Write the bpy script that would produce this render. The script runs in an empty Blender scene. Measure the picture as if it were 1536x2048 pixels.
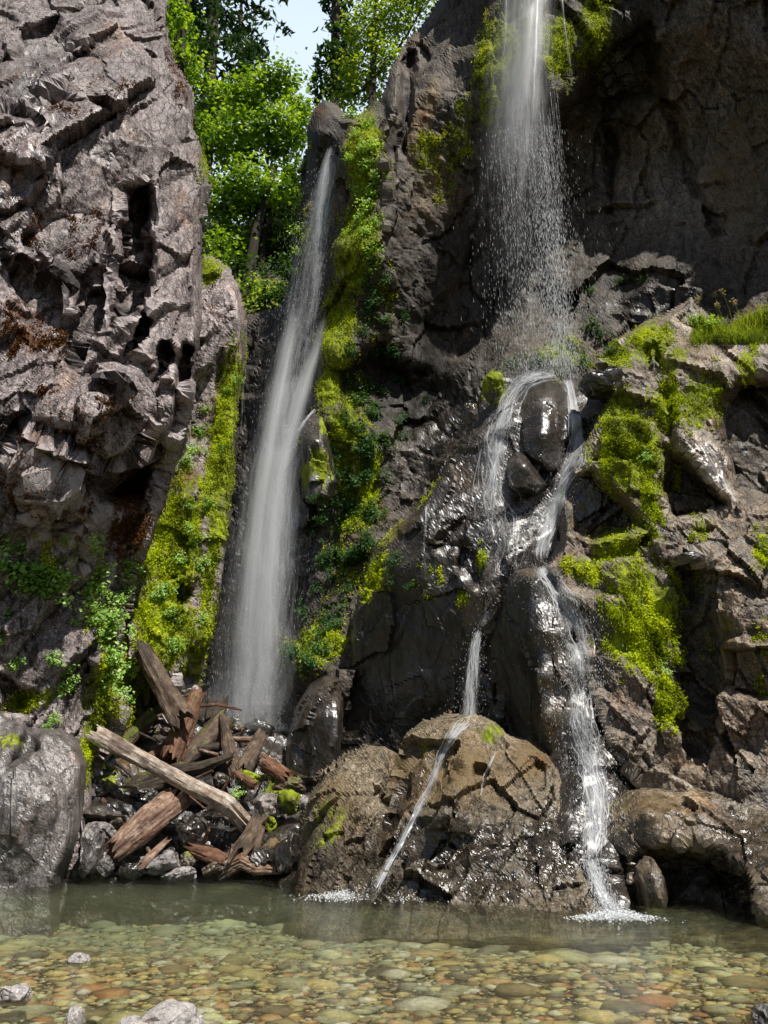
import bpy, math, random
import numpy as np
from mathutils import Vector
from mathutils.bvhtree import BVHTree

random.seed(7)
RNG = np.random.default_rng(7)
C = bpy.context.scene.collection
R = math.radians

# ------------------------------------------------------------------ camera
W0, H0, F = 1536, 2048, 1479.0
PITCH = R(20.0)
CAMZ = 1.6
cs, sn = math.cos(PITCH), math.sin(PITCH)
CAM = np.array([0.0, 0.0, CAMZ])


def at(u, v, Y):
    """world point seen at photo pixel (u, v) standing at ground distance Y"""
    u = np.asarray(u, float); v = np.asarray(v, float); Y = np.asarray(Y, float)
    yi = (1024.0 - v) / F
    dy = cs - yi * sn
    dz = sn + yi * cs
    return np.stack([(u - 768.0) / F / dy * Y, Y + 0 * u, CAMZ + dz / dy * Y], -1)


def px_size(v, Y):
    """metres per photo pixel there"""
    yi = (1024.0 - v) / F
    return Y / (cs - yi * sn) / F


# ------------------------------------------------------------------ noise
def _h(ix, iy, iz, seed):
    h = (ix.astype(np.int64) * 374761393 + iy.astype(np.int64) * 668265263 + iz.astype(np.int64) * 2147483647 + seed * 974711) & 0xFFFFFFFF
    h = ((h ^ (h >> 13)) * 1274126177) & 0xFFFFFFFF
    h = ((h ^ (h >> 16)) * 2246822519) & 0xFFFFFFFF
    h = h ^ (h >> 15)
    return (h & 0xFFFFFF).astype(np.float64) / float(0xFFFFFF)


def vnoise(P, seed=0):
    i = np.floor(P).astype(np.int64); f = P - i
    w = f * f * f * (f * (f * 6 - 15) + 10)
    out = 0
    for dx in (0, 1):
        for dy in (0, 1):
            for dz in (0, 1):
                k = _h(i[:, 0] + dx, i[:, 1] + dy, i[:, 2] + dz, seed)
                out = out + k * (w[:, 0] if dx else 1 - w[:, 0]) * (w[:, 1] if dy else 1 - w[:, 1]) * (w[:, 2] if dz else 1 - w[:, 2])
    return out * 2 - 1


def fbm(P, oct=4, seed=0, gain=0.5, lac=2.03):
    s = 0; a = 1.0; t = 0
    for k in range(oct):
        s = s + a * vnoise(P, seed + k * 17); t += a
        a *= gain; P = P * lac + 3.7
    return s / t


def ridged(P, oct=4, seed=0):
    s = 0; a = 1.0; t = 0
    for k in range(oct):
        s = s + a * (1 - np.abs(vnoise(P, seed + k * 31))); t += a
        a *= 0.5; P = P * 2.1 + 1.3
    return s / t


def facets(P, seed=0, tilt=0.6):
    """fractured blocks: every Voronoi cell is a tilted plane of its own height; also returns crack = f2-f1"""
    i0 = np.floor(P).astype(np.int64)
    n = len(P)
    d1 = np.full(n, 9e9); d2 = np.full(n, 9e9); val = np.zeros(n)
    for dx in (-1, 0, 1):
        for dy in (-1, 0, 1):
            for dz in (-1, 0, 1):
                ix, iy, iz = i0[:, 0] + dx, i0[:, 1] + dy, i0[:, 2] + dz
                c = np.stack([ix + _h(ix, iy, iz, seed), iy + _h(ix, iy, iz, seed + 1), iz + _h(ix, iy, iz, seed + 2)], -1)
                q = P - c
                d = (q * q).sum(-1)
                off = _h(ix, iy, iz, seed + 3) * 2 - 1
                g = np.stack([_h(ix, iy, iz, seed + 4), _h(ix, iy, iz, seed + 5), _h(ix, iy, iz, seed + 6)], -1) * 2 - 1
                h = off + (q * g).sum(-1) * tilt * 2
                m = d < d1
                d2 = np.where(m, d1, np.minimum(d2, d))
                val = np.where(m, h, val)
                d1 = np.where(m, d, d1)
    return val, np.sqrt(d2) - np.sqrt(d1)


def chips(P, seed=0, tilt=0.9, k=0.66):
    """continuous broken-rock surface: lower envelope of tilted, slightly hollow planes, so the edges between them are sharp"""
    i0 = np.floor(P).astype(np.int64)
    best = np.full(len(P), 9e9)
    for dx in (-1, 0, 1):
        for dy in (-1, 0, 1):
            for dz in (-1, 0, 1):
                ix, iy, iz = i0[:, 0] + dx, i0[:, 1] + dy, i0[:, 2] + dz
                c = np.stack([ix + _h(ix, iy, iz, seed), iy + _h(ix, iy, iz, seed + 1), iz + _h(ix, iy, iz, seed + 2)], -1)
                q = P - c
                g = np.stack([_h(ix, iy, iz, seed + 4), _h(ix, iy, iz, seed + 5), _h(ix, iy, iz, seed + 6)], -1) * 2 - 1
                h = (_h(ix, iy, iz, seed + 3) * 2 - 1) * 0.7 + (q * g).sum(-1) * tilt + k * (q * q).sum(-1)
                best = np.minimum(best, h)
    return best + 0.52


def basis(axis):
    a = np.array(axis, float); a /= np.linalg.norm(a)
    t = np.array([0, 1, 0]) if abs(a[1]) < 0.9 else np.array([1, 0, 0])
    b = np.cross(t, a); b /= np.linalg.norm(b)
    return np.stack([a, b, np.cross(a, b)])


# ------------------------------------------------------------------ mesh helpers
def mesh_np(name, V, faces, mats=(), smooth=False):
    me = bpy.data.meshes.new(name)
    V = np.ascontiguousarray(V, dtype=np.float32)
    faces = np.ascontiguousarray(faces, dtype=np.int32)
    n, k = faces.shape
    me.vertices.add(len(V)); me.vertices.foreach_set('co', V.ravel())
    me.loops.add(n * k); me.loops.foreach_set('vertex_index', faces.ravel())
    me.polygons.add(n)
    me.polygons.foreach_set('loop_start', np.arange(0, n * k, k, dtype=np.int32))
    if smooth:
        me.polygons.foreach_set('use_smooth', np.ones(n, dtype=bool))
    else:
        me.polygons.foreach_set('use_smooth', np.zeros(n, dtype=bool))
    me.update(calc_edges=True); me.validate()
    for m in mats:
        me.materials.append(m)
    return me


def attr(me, name, vals, kind='FLOAT'):
    a = me.attributes.new(name, kind, 'POINT')
    key = 'value' if kind == 'FLOAT' else 'color' if kind == 'FLOAT_COLOR' else 'vector'
    a.data.foreach_set(key, np.ascontiguousarray(vals, dtype=np.float32).ravel())


def obj(name, me, parent=None, loc=None, label=None, cat=None, group=None, kind=None):
    o = bpy.data.objects.new(name, me); C.objects.link(o)
    if parent: o.parent = parent
    if loc is not None: o.location = loc
    if label: o['label'] = label
    if cat: o['category'] = cat
    if group: o['group'] = group
    if kind: o['kind'] = kind
    return o


def inplace(o):
    """a child whose mesh is already in world coordinates"""
    o.location = -o.parent.location
    return o


def thing(name, label, cat, loc=(0, 0, 0), group=None):
    return obj(name, None, None, loc, label, cat, group)


# ------------------------------------------------------------------ node helpers
class NT:
    def __init__(s, name, world=False):
        s.m = bpy.data.materials.new(name); s.m.use_nodes = True
        s.t = s.m.node_tree; s.t.nodes.clear()
        s.out = s.t.nodes.new('ShaderNodeOutputMaterial')

    def n(s, typ, **kw):
        nd = s.t.nodes.new('ShaderNode' + typ)
        for k, v in kw.items():
            if k.startswith('_'): setattr(nd, k[1:], v)
        for k, v in kw.items():
            if not k.startswith('_'):
                i = nd.inputs[int(k[1:])] if k[0] == 'i' and k[1:].isdigit() else nd.inputs[k.replace('_', ' ')]
                s.put(i, v)
        return nd

    def put(s, inp, v):
        if hasattr(v, 'is_output'): s.t.links.new(v, inp)
        elif hasattr(v, 'outputs'): s.t.links.new(v.outputs[0], inp)
        else:
            if isinstance(v, (tuple, list)) and len(v) == 3 and inp.type == 'RGBA': v = (*v, 1)
            inp.default_value = v

    def noise(s, vec, scale, detail=4, rough=0.6, dist=0.0):
        return s.n('TexNoise', Vector=vec, Scale=scale, Detail=detail, Roughness=rough, Distortion=dist).outputs['Fac']

    def ramp(s, fac, stops, interp='LINEAR'):
        r = s.n('ValToRGB'); s.put(r.inputs[0], fac)
        e = r.color_ramp.elements; r.color_ramp.interpolation = interp
        while len(e) < len(stops): e.new(0.5)
        for k, (p, c) in enumerate(stops):
            e[k].position = p
            e[k].color = (*c, 1) if isinstance(c, tuple) else (c, c, c, 1)
        return r.outputs[0]

    def mix(s, fac, a, b, mode='MIX'):
        m = s.n('Mix', _data_type='RGBA', _blend_type=mode)
        s.put(m.inputs[0], fac); s.put(m.inputs[6], a); s.put(m.inputs[7], b)
        return m.outputs[2]

    def math(s, op, a, b=0.0, clamp=False):
        m = s.n('Math', _operation=op, _use_clamp=clamp)
        s.put(m.inputs[0], a); s.put(m.inputs[1], b)
        return m.outputs[0]

    def attr(s, name, out='Fac'):
        return s.n('Attribute', _attribute_name=name).outputs[out]

    def mapping(s, vec, scale=(1, 1, 1), rot=(0, 0, 0)):
        return s.n('Mapping', Vector=vec, Scale=scale, Rotation=rot).outputs[0]

    def step(s, x, lo, hi):
        return s.n('MapRange', _interpolation_type='SMOOTHSTEP', Value=x, i1=lo, i2=hi).outputs[0]

    def done(s, sh):
        s.t.links.new(sh.outputs[0] if hasattr(sh, 'outputs') else sh, s.out.inputs[0]); return s.m


def rock_material(name, dark, mid, pale, scale=1.0, rot=(0, 0.35, 0), bump=0.6, wet_rough=0.22, gloss=0.5):
    t = NT(name)
    co = t.n('NewGeometry').outputs['Position']
    st = t.mapping(co, (1.6, 1.6, 0.55), rot)
    n1 = t.noise(st, 0.9 * scale, 6, 0.65)
    n2 = t.noise(st, 5.0 * scale, 8, 0.72, 0.3)
    n3 = t.noise(co, 26.0 * scale, 6, 0.7)
    n4 = t.noise(t.mapping(co, (2.6, 2.6, 0.35)), 3.0, 5, 0.6)
    base = t.ramp(t.math('ADD', t.math('MULTIPLY', n2, 0.6), t.math('MULTIPLY', n1, 0.4)), [(0.30, dark), (0.5, mid), (0.68, pale)])
    base = t.mix(t.step(n3, 0.54, 0.70), base, tuple(min(1, c * 1.5) for c in pale))
    base = t.mix(t.step(n3, 0.46, 0.34), base, tuple(c * 0.35 for c in dark))
    # iron and lichen stains, dark weeping streaks; pale lichen doubles as painted sunlit patches
    n5 = t.noise(t.mapping(co, (0.9, 0.9, 0.5)), 0.8 * scale, 5, 0.6)
    base = t.mix(t.math('MULTIPLY', t.step(n5, 0.52, 0.68), 0.55), base, t.mix(1.0, base, (1.15, 0.80, 0.52), 'MULTIPLY'))
    base = t.mix(t.math('MULTIPLY', t.step(n4, 0.52, 0.66), 0.72), base, tuple(c * 0.9 for c in dark))
    lich_lit = t.noise(co, 3.2 * scale, 9, 0.8, 0.5)
    base = t.mix(t.math('MULTIPLY', t.step(lich_lit, 0.57, 0.66), 0.6), base, tuple(min(1, c * 1.25) for c in pale))
    vo = t.n('TexVoronoi', Vector=t.mapping(t.n('VectorMath', _operation='ADD', i0=co, i1=t.n('VectorMath', _operation='SCALE', i0=t.n('TexNoise', Vector=co, Scale=3.0, Detail=4).outputs['Color'], Scale=0.35)), (2.4, 2.4, 1.0), rot), Scale=1.3 * scale, _feature='DISTANCE_TO_EDGE')
    crack = t.step(vo.outputs['Distance'], 0.035, 0.0)
    base = t.mix(t.math('MULTIPLY', crack, 0.75), base, tuple(c * 0.3 for c in dark))
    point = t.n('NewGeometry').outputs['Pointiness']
    base = t.mix(t.math('MULTIPLY', t.step(point, 0.50, 0.43), 0.8), base, tuple(c * 0.5 for c in dark))  # crevices darkened in the colour, like ambient shade
    base = t.mix(t.math('MULTIPLY', t.step(point, 0.512, 0.59), 0.62), base, pale)  # raised edges lightened in the colour as painted highlights
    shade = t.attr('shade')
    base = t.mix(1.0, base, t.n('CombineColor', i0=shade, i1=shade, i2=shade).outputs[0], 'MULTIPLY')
    mk = t.n('Attribute', _attribute_name='mask').outputs['Color']
    sep = t.n('SeparateColor'); t.put(sep.inputs[0], mk)
    mossA, rustA, wetA = sep.outputs
    tanA = t.attr('tan')
    # ochre wash
    base = t.mix(t.step(t.math('ADD', tanA, t.math('MULTIPLY', t.math('SUBTRACT', n2, 0.5), 1.2)), 0.35, 0.8), base,
                 t.ramp(n3, [(0.3, (0.10, 0.065, 0.03)), (0.7, (0.30, 0.21, 0.10))]))
    # dry rust coloured moss
    nr = t.noise(co, 9.0, 6, 0.75)
    rf = t.step(t.math('ADD', rustA, t.math('MULTIPLY', t.math('SUBTRACT', nr, 0.5), 2.4)), 0.52, 0.66)
    rust = t.ramp(t.noise(co, 40, 3), [(0.3, (0.045, 0.017, 0.006)), (0.55, (0.15, 0.06, 0.018)), (0.75, (0.26, 0.11, 0.03))])
    base = t.mix(rf, base, rust)
    # wet: darker and glossier
    wf = t.step(t.math('ADD', wetA, t.math('MULTIPLY', t.math('SUBTRACT', n4, 0.5), 0.9)), 0.3, 0.75)
    base = t.mix(wf, base, t.mix(1.0, base, (0.42, 0.40, 0.39), 'MULTIPLY'))
    # green moss
    nm = t.noise(t.mapping(co, (2.3, 2.3, 0.7)), 3.2, 9, 0.75, 0.4)
    mf = t.step(t.math('ADD', mossA, t.math('MULTIPLY', t.math('SUBTRACT', nm, 0.5), 2.0)), 0.50, 0.62)
    mcol = t.ramp(t.noise(t.mapping(co, (1, 1, 0.5)), 7.0, 7, 0.75), [(0.28, (0.05, 0.06, 0.008)), (0.45, (0.15, 0.18, 0.012)), (0.6, (0.36, 0.43, 0.018)), (0.8, (0.54, 0.56, 0.05))])
    base = t.mix(mf, base, mcol)
    rough = t.math('SUBTRACT', 0.66, t.math('MULTIPLY', wf, 0.66 - wet_rough))
    rough = t.math('ADD', rough, t.math('MULTIPLY', t.math('SUBTRACT', n3, 0.5), 0.35))
    rough = t.math('MAXIMUM', rough, t.math('MULTIPLY', t.math('MAXIMUM', mf, rf), 0.95))
    hgt = t.math('ADD', t.math('MULTIPLY', n2, 0.5), t.math('MULTIPLY', n3, 0.22))
    hgt = t.math('ADD', hgt, t.math('MULTIPLY', t.math('MULTIPLY', mf, nm), 0.3))
    hgt = t.math('SUBTRACT', hgt, t.math('MULTIPLY', crack, 0.22))
    bp = t.n('Bump', Strength=t.math('MULTIPLY', t.math('SUBTRACT', 1.0, t.math('MULTIPLY', wf, 0.6)), bump), Distance=0.09, Height=hgt)
    p = t.n('BsdfPrincipled', Base_Color=base, Roughness=rough, Normal=bp)
    t.put(p.inputs['Specular IOR Level'], t.math('ADD', 0.40, t.math('MULTIPLY', t.math('MULTIPLY', wf, t.math('SUBTRACT', 1.0, mf)), gloss)))
    return t.done(p)


M = {}
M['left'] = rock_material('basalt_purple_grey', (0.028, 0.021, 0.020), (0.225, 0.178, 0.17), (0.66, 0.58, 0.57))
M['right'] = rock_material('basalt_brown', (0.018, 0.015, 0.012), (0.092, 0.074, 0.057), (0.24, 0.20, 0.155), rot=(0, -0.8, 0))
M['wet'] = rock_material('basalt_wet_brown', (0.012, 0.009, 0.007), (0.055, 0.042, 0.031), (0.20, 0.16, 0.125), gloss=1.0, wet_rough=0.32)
M['slope'] = rock_material('basalt_sunlit_brown', (0.022, 0.016, 0.011), (0.20, 0.155, 0.112), (0.56, 0.48, 0.38), gloss=0.9, wet_rough=0.30)  # wet rock colour raised to read as sunlit
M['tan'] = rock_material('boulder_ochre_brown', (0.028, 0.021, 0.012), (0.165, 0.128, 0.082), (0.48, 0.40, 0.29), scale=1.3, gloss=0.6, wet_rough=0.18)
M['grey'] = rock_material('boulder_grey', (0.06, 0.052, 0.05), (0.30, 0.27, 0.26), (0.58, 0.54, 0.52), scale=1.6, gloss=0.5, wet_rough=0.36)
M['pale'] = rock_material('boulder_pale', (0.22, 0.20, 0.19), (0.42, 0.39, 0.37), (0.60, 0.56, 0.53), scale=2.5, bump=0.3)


def wood_material(name, c0, c1, c2, moss=0.0):
    t = NT(name)
    tc = t.n('TexCoord').outputs['Object']
    st = t.mapping(tc, (9, 9, 1.3))
    n1 = t.noise(st, 2.2, 7, 0.7, 0.2)
    n2 = t.noise(tc, 4.5, 8, 0.75)
    n3 = t.noise(t.mapping(tc, (26, 26, 2.0)), 2.0, 5, 0.7)
    col = t.ramp(t.math('ADD', t.math('MULTIPLY', n1, 0.45), t.math('MULTIPLY', n2, 0.55)), [(0.36, c0), (0.49, c1), (0.62, c2)])
    col = t.mix(t.step(n3, 0.42, 0.3), col, tuple(c * 0.2 for c in c0))
    n6 = t.noise(t.mapping(tc, (2.2, 2.2, 1.1)), 1.4, 6, 0.65)
    col = t.mix(t.math('MULTIPLY', t.step(n6, 0.52, 0.64), 0.75), col, tuple(c * 0.8 for c in c0))
    nz = t.n('SeparateXYZ', Vector=t.n('NewGeometry').outputs['Normal']).outputs[2]
    mf = t.step(t.math('ADD', t.math('ADD', t.math('MULTIPLY', nz, 0.22), t.attr('moss')), t.math('MULTIPLY', t.math('SUBTRACT', t.noise(tc, 5.5, 6, 0.7), 0.5), 1.9)), 0.62, 0.75)
    col = t.mix(mf, col, t.ramp(t.noise(tc, 14, 5, 0.7), [(0.3, (0.04, 0.055, 0.006)), (0.55, (0.14, 0.17, 0.012)), (0.75, (0.26, 0.27, 0.02))]))
    bp = t.n('Bump', Strength=0.8, Distance=0.05, Height=t.math('ADD', t.math('MULTIPLY', n1, 0.7), t.math('MULTIPLY', n3, 0.5)))
    p = t.n('BsdfPrincipled', Base_Color=col, Roughness=0.62, Normal=bp)
    return t.done(p)


M['wood_bleached'] = wood_material('wood_bleached', (0.11, 0.066, 0.042), (0.44, 0.34, 0.26), (0.84, 0.76, 0.67))
M['wood_brown'] = wood_material('wood_brown', (0.030, 0.018, 0.011), (0.115, 0.072, 0.045), (0.28, 0.20, 0.135))
M['wood_red'] = wood_material('wood_red', (0.04, 0.017, 0.009), (0.165, 0.072, 0.036), (0.36, 0.19, 0.11))
M['wood_dark'] = wood_material('wood_dark', (0.014, 0.009, 0.006), (0.05, 0.033, 0.02), (0.13, 0.09, 0.06))
M['wood_pinkish'] = wood_material('wood_pinkish', (0.07, 0.030, 0.017), (0.27, 0.155, 0.10), (0.62, 0.48, 0.36))


def leaf_material(name, cols, trans=0.45, rough=0.45, spec=0.35, patchy=0.4):
    t = NT(name)
    rnd = t.n('NewGeometry').outputs['Random Per Island']
    co = t.n('NewGeometry').outputs['Position']
    k = t.math('ADD', t.math('MULTIPLY', rnd, 1 - patchy), t.math('MULTIPLY', t.step(t.noise(t.mapping(co, (1, 1, 0.6)), 1.6 if patchy > 0.5 else 0.9, 5, 0.65), 0.3, 0.7), patchy))
    n = len(cols)
    col = t.ramp(k, [(0.12 + 0.76 * i / (n - 1), c) for i, c in enumerate(cols)])
    p = t.n('BsdfPrincipled', Base_Color=col, Roughness=rough)
    t.put(p.inputs['Specular IOR Level'], spec)
    tr = t.n('BsdfTranslucent', Color=t.mix(1.0, col, (1.5, 1.35, 0.45), 'MULTIPLY'))
    return t.done(t.n('MixShader', i0=trans, i1=p, i2=tr))


M['maple'] = leaf_material('maple_leaf', [(0.045, 0.11, 0.012), (0.14, 0.28, 0.018), (0.28, 0.46, 0.03), (0.42, 0.58, 0.09)], 0.5, 0.35, 0.6)
M['lime'] = leaf_material('alder_leaf', [(0.078, 0.156, 0.016), (0.182, 0.299, 0.026), (0.312, 0.455, 0.039), (0.468, 0.572, 0.104)], 0.5)
M['fir'] = leaf_material('fir_needles', [(0.022, 0.058, 0.025), (0.045, 0.108, 0.04), (0.081, 0.171, 0.054)], 0.25)
M['shrub'] = leaf_material('shrub_leaf', [(0.02, 0.055, 0.008), (0.045, 0.115, 0.012), (0.09, 0.20, 0.018)], 0.4)
M['herb'] = leaf_material('herb_leaf', [(0.129, 0.286, 0.043), (0.286, 0.515, 0.086), (0.515, 0.772, 0.229), (0.744, 0.85, 0.458)], 0.35)
M['herb_dark'] = leaf_material('herb_dark_leaf', [(0.03, 0.09, 0.02), (0.06, 0.16, 0.035), (0.10, 0.22, 0.05)], 0.4)
M['moss'] = leaf_material('moss_fronds', [(0.05, 0.05, 0.008), (0.15, 0.19, 0.008), (0.38, 0.48, 0.010), (0.58, 0.70, 0.014), (0.74, 0.80, 0.05)], 0.35, 0.8, 0.1, 0.62)
M['rustmoss'] = leaf_material('rust_moss', [(0.04, 0.016, 0.006), (0.11, 0.045, 0.013), (0.21, 0.085, 0.02)], 0.2, 0.9, 0.05)
M['grass'] = leaf_material('grass_blade', [(0.13, 0.20, 0.02), (0.24, 0.34, 0.04), (0.36, 0.44, 0.10)], 0.5)
M['seed'] = leaf_material('seed_head', [(0.35, 0.32, 0.16), (0.5, 0.46, 0.28)], 0.3)
M['flower'] = leaf_material('pale_speck', [(0.5, 0.6, 0.4), (0.7, 0.75, 0.6)], 0.3)


def bark_material(name, c0, c1):
    t = NT(name)
    co = t.n('TexCoord').outputs['Object']
    n = t.noise(t.mapping(co, (5, 5, 0.9)), 3, 7, 0.7)
    col = t.ramp(n, [(0.35, c0), (0.65, c1)])
    return t.done(t.n('BsdfPrincipled', Base_Color=col, Roughness=0.9, Normal=t.n('Bump', Strength=0.8, Distance=0.1, Height=n)))


M['bark'] = bark_material('bark_brown', (0.035, 0.025, 0.018), (0.17, 0.13, 0.10))
M['bark_dark'] = bark_material('bark_dark', (0.015, 0.012, 0.008), (0.07, 0.05, 0.03))


def fall_material(name, sx, sy, lo, hi, amax, col=(0.93, 0.95, 0.97)):
    """white falling water: streaks along v of the UV, density from the vertex attribute 'dens'"""
    t = NT(name)
    uv = t.attr('flow', 'Vector')
    n1 = t.noise(t.mapping(uv, (sx, sy, 1)), 1.0, 6, 0.66)
    n2 = t.noise(t.mapping(uv, (sx * 4, sy * 4, 1)), 1.0, 4, 0.65, 0.6)
    k = t.math('ADD', t.math('MULTIPLY', n1, 0.62), t.math('MULTIPLY', n2, 0.38))
    d = t.attr('dens')
    k = t.step(t.math('ADD', k, t.math('MULTIPLY', t.math('SUBTRACT', d, 0.5), 0.35)), lo, hi)
    a = t.math('MULTIPLY', t.math('MULTIPLY', k, d), amax, True)
    df = t.n('MixShader', i0=0.5, i1=t.n('BsdfDiffuse', Color=col), i2=t.n('BsdfTranslucent', Color=col))
    gl = t.n('MixShader', i0=0.06, i1=df, i2=t.n('BsdfGlossy', Color=(1, 1, 1), Roughness=0.3))
    return t.done(t.n('MixShader', i0=a, i1=t.n('BsdfTransparent'), i2=gl))


M['veil'] = fall_material('waterfall_veil', 8.0, 0.6, 0.42, 0.78, 0.5)
M['silk'] = fall_material('waterfall_silk', 2.6, 0.12, 0.28, 0.78, 0.5)
M['white'] = fall_material('white_water', 18.0, 3.2, 0.40, 0.66, 0.9)
M['thread'] = fall_material('water_threads', 30.0, 4.0, 0.36, 0.6, 0.85)
M['mist'] = fall_material('mist', 0.9, 0.9, 0.2, 0.85, 0.16)


def drop_material():
    t = NT('water_droplets')
    return t.done(t.n('MixShader', i0=0.45, i1=t.n('BsdfDiffuse', Color=(0.96, 0.98, 1.0)), i2=t.n('BsdfTranslucent', Color=(0.96, 0.98, 1.0))))


M['drop'] = drop_material()

# ------------------------------------------------------------------ rock patches
ALLV, ALLF, ALLM = [], [], []
NV = 0
PATCH = {}


def rbf(pts, U, V):
    p = np.array([(a, b) for a, b, _ in pts], float) / 300.0
    y = np.array([c for _, _, c in pts], float)
    n = len(p)
    d = np.linalg.norm(p[:, None] - p[None], axis=-1)
    K = np.zeros((n + 3, n + 3))
    K[:n, :n] = d + np.eye(n) * 0.02
    K[:n, n:] = np.c_[np.ones(n), p]; K[n:, :n] = K[:n, n:].T
    w = np.linalg.solve(K, np.r_[y, 0, 0, 0])
    q = np.stack([U, V], -1) / 300.0
    out = w[n] + q[:, 0] * w[n + 1] + q[:, 1] * w[n + 2]
    for k in range(n):
        out = out + w[k] * np.linalg.norm(q - p[k], axis=-1)
    return out


def poly_sd(poly, U, V):
    """signed distance (px), positive inside"""
    P = np.array(poly, float)
    best = np.full(U.shape, 1e9); ins = np.zeros(U.shape, bool)
    for a, b in zip(P, np.roll(P, -1, 0)):
        e = b - a
        t = np.clip(((U - a[0]) * e[0] + (V - a[1]) * e[1]) / (e @ e + 1e-9), 0, 1)
        best = np.minimum(best, np.hypot(U - a[0] - t * e[0], V - a[1] - t * e[1]))
        c = ((a[1] > V) != (b[1] > V))
        with np.errstate(divide='ignore', invalid='ignore'):
            xi = (b[0] - a[0]) * (V - a[1]) / (b[1] - a[1] + 1e-12) + a[0]
        ins ^= c & (U < xi)
    return np.where(ins, best, -best)


def blob(U, V, u, v, ru, rv, ang=0.0, s=1.0):
    c, k = math.cos(R(ang)), math.sin(R(ang))
    x, y = U - u, V - v
    a = (x * c + y * k) / ru; b = (-x * k + y * c) / rv
    return s * np.clip(1.25 - np.sqrt(a * a + b * b) * 1.0, 0, 1)


def patch(name, poly, pts, mat, step=4, edge=26, roll=1.2, dents=(), axis=(0.3, 0.1, 1), blocks=((1.5, 0.35), (0.55, 0.14), (0.2, 0.05)),
          stretch=2.2, rough=0.25, ragged=10, masks=(), shade=(), seed=1, smooth=False, tilt=0.6, base_wet=0.0, pits=0.0, crack=0.0, calm=(), beds=(), chipw=1.25, facw=0.8,
          label=None, cat=None, kind='structure', group=None):
    global NV
    P = np.array(poly, float)
    u0, v0 = P.min(0) - 12; u1, v1 = P.max(0) + 12
    us = np.arange(u0, u1 + step, step); vs = np.arange(v0, v1 + step, step)
    nu, nv = len(us), len(vs)
    U, V = np.meshgrid(us, vs); U = U.ravel(); V = V.ravel()
    # ragged outline
    q = np.stack([U / 70, V / 70, U * 0 + seed * 3.1], -1)
    def edge_dist(U, V):
        q = np.stack([U / 70, V / 70, U * 0 + seed * 3.1], -1)
        a = poly_sd(poly, U, V)
        return a + ragged * fbm(q, 4, seed, 0.6), a + ragged * 0.7 * fbm(q * 0.8, 1, seed)
    sd, sd0 = edge_dist(U, V)
    # slide the outermost ring of vertices onto the outline itself
    gv, gu = np.gradient(sd.reshape(nv, nu), step)
    gu, gv = gu.ravel(), gv.ravel(); g2 = gu * gu + gv * gv + 0.15
    ring = (sd < 0) & (sd > -step * 1.6)
    mu = np.clip(-sd * gu / g2, -step * 1.2, step * 1.2); mv = np.clip(-sd * gv / g2, -step * 1.2, step * 1.2)
    keep = sd > 0
    U = np.where(ring, U + mu, U); V = np.where(ring, V + mv, V)
    sd, sd0 = edge_dist(U, V)
    q = np.stack([U / 70, V / 70, U * 0 + seed * 3.1], -1)
    Y = rbf(pts, U, V)
    for dp, dv, fe in dents:
        fe = max(fe * 1.9, 26); dv = dv * 0.85
        ds = poly_sd(dp, U, V) + 14 * fbm(q * 1.5, 3, seed + 5)
        k = np.clip(ds / fe + 0.5, 0, 1)
        Y = Y + dv * k * k * (3 - 2 * k)
    t = np.clip(sd0 / edge, 0, 1)
    Y = Y + roll * 0.8 * (1 - t) ** 2.2
    X = at(U, V, Y)
    G = X.reshape(nv, nu, 3)
    du = np.gradient(G, axis=1); dv_ = np.gradient(G, axis=0)
    gap = np.maximum(np.linalg.norm(du, axis=-1), np.linalg.norm(dv_, axis=-1)).ravel()
    N = np.cross(du, dv_).reshape(-1, 3)
    N /= np.linalg.norm(N, axis=-1, keepdims=True) + 1e-9
    view = CAM - X; view /= np.linalg.norm(view, axis=-1, keepdims=True)
    N *= np.sign((N * view).sum(-1).mean())
    # smooth direction: half normal, half view so that grazing sides do not fold
    D = N * 0.6 + view * 0.6
    D /= np.linalg.norm(D, axis=-1, keepdims=True)
    B = basis(axis)
    Q = X @ B.T
    Q = Q * np.array([1.0 / stretch, 1, 1])
    warp = np.stack([fbm(X * 0.9, 2, seed + 41), fbm(X * 0.9, 2, seed + 42), fbm(X * 0.9, 2, seed + 43)], -1)
    d = np.zeros(len(X))
    gap3 = gap
    for i, (sz, am) in enumerate(blocks):
        f = chips((Q + warp * 0.18 * sz) / sz, seed * 13 + i * 101, 0.6 + 0.45 * tilt)
        fade_ = np.clip(sz / (gap * 4.0) - 0.3, 0, 1)
        d += f * am * chipw * fade_
        f2, c2 = facets((Q + warp * 0.18 * sz) / sz * 0.83 + 5.2, seed * 17 + i * 77, tilt)
        d += (f2 * am * facw - (crack * am * np.clip(1 - c2 / 0.08, 0, 1) if crack else 0)) * np.clip(sz / (gap * 8.0) - 0.5, 0, 1)
    if beds:
        for bn, per, ba in beds:
            bn = np.array(bn, float) / np.linalg.norm(bn)
            w_ = X @ bn / per + 0.45 * fbm(X * 0.4, 2, seed + 61) + 0.05 * fbm(X * 3.1, 3, seed + 62)
            fr_ = w_ - np.floor(w_)
            saw = np.where(fr_ < 0.82, fr_ / 0.82, (1 - fr_) / 0.18) - 0.5
            lay = _h(np.floor(w_).astype(np.int64), np.zeros(len(X), np.int64), np.zeros(len(X), np.int64), seed + 63) + 0.3
            d += ba * saw * lay * np.clip(0.75 + 1.3 * fbm(X * 0.8, 2, seed + 64), 0, 1.3) * np.clip(per / (gap * 9) - 0.4, 0, 1)
    far = np.clip(0.35 / (gap * 4) - 0.3, 0, 1)
    d += rough * 0.55 * fbm(Q * 0.6, 2, seed + 3, 0.45)
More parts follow.
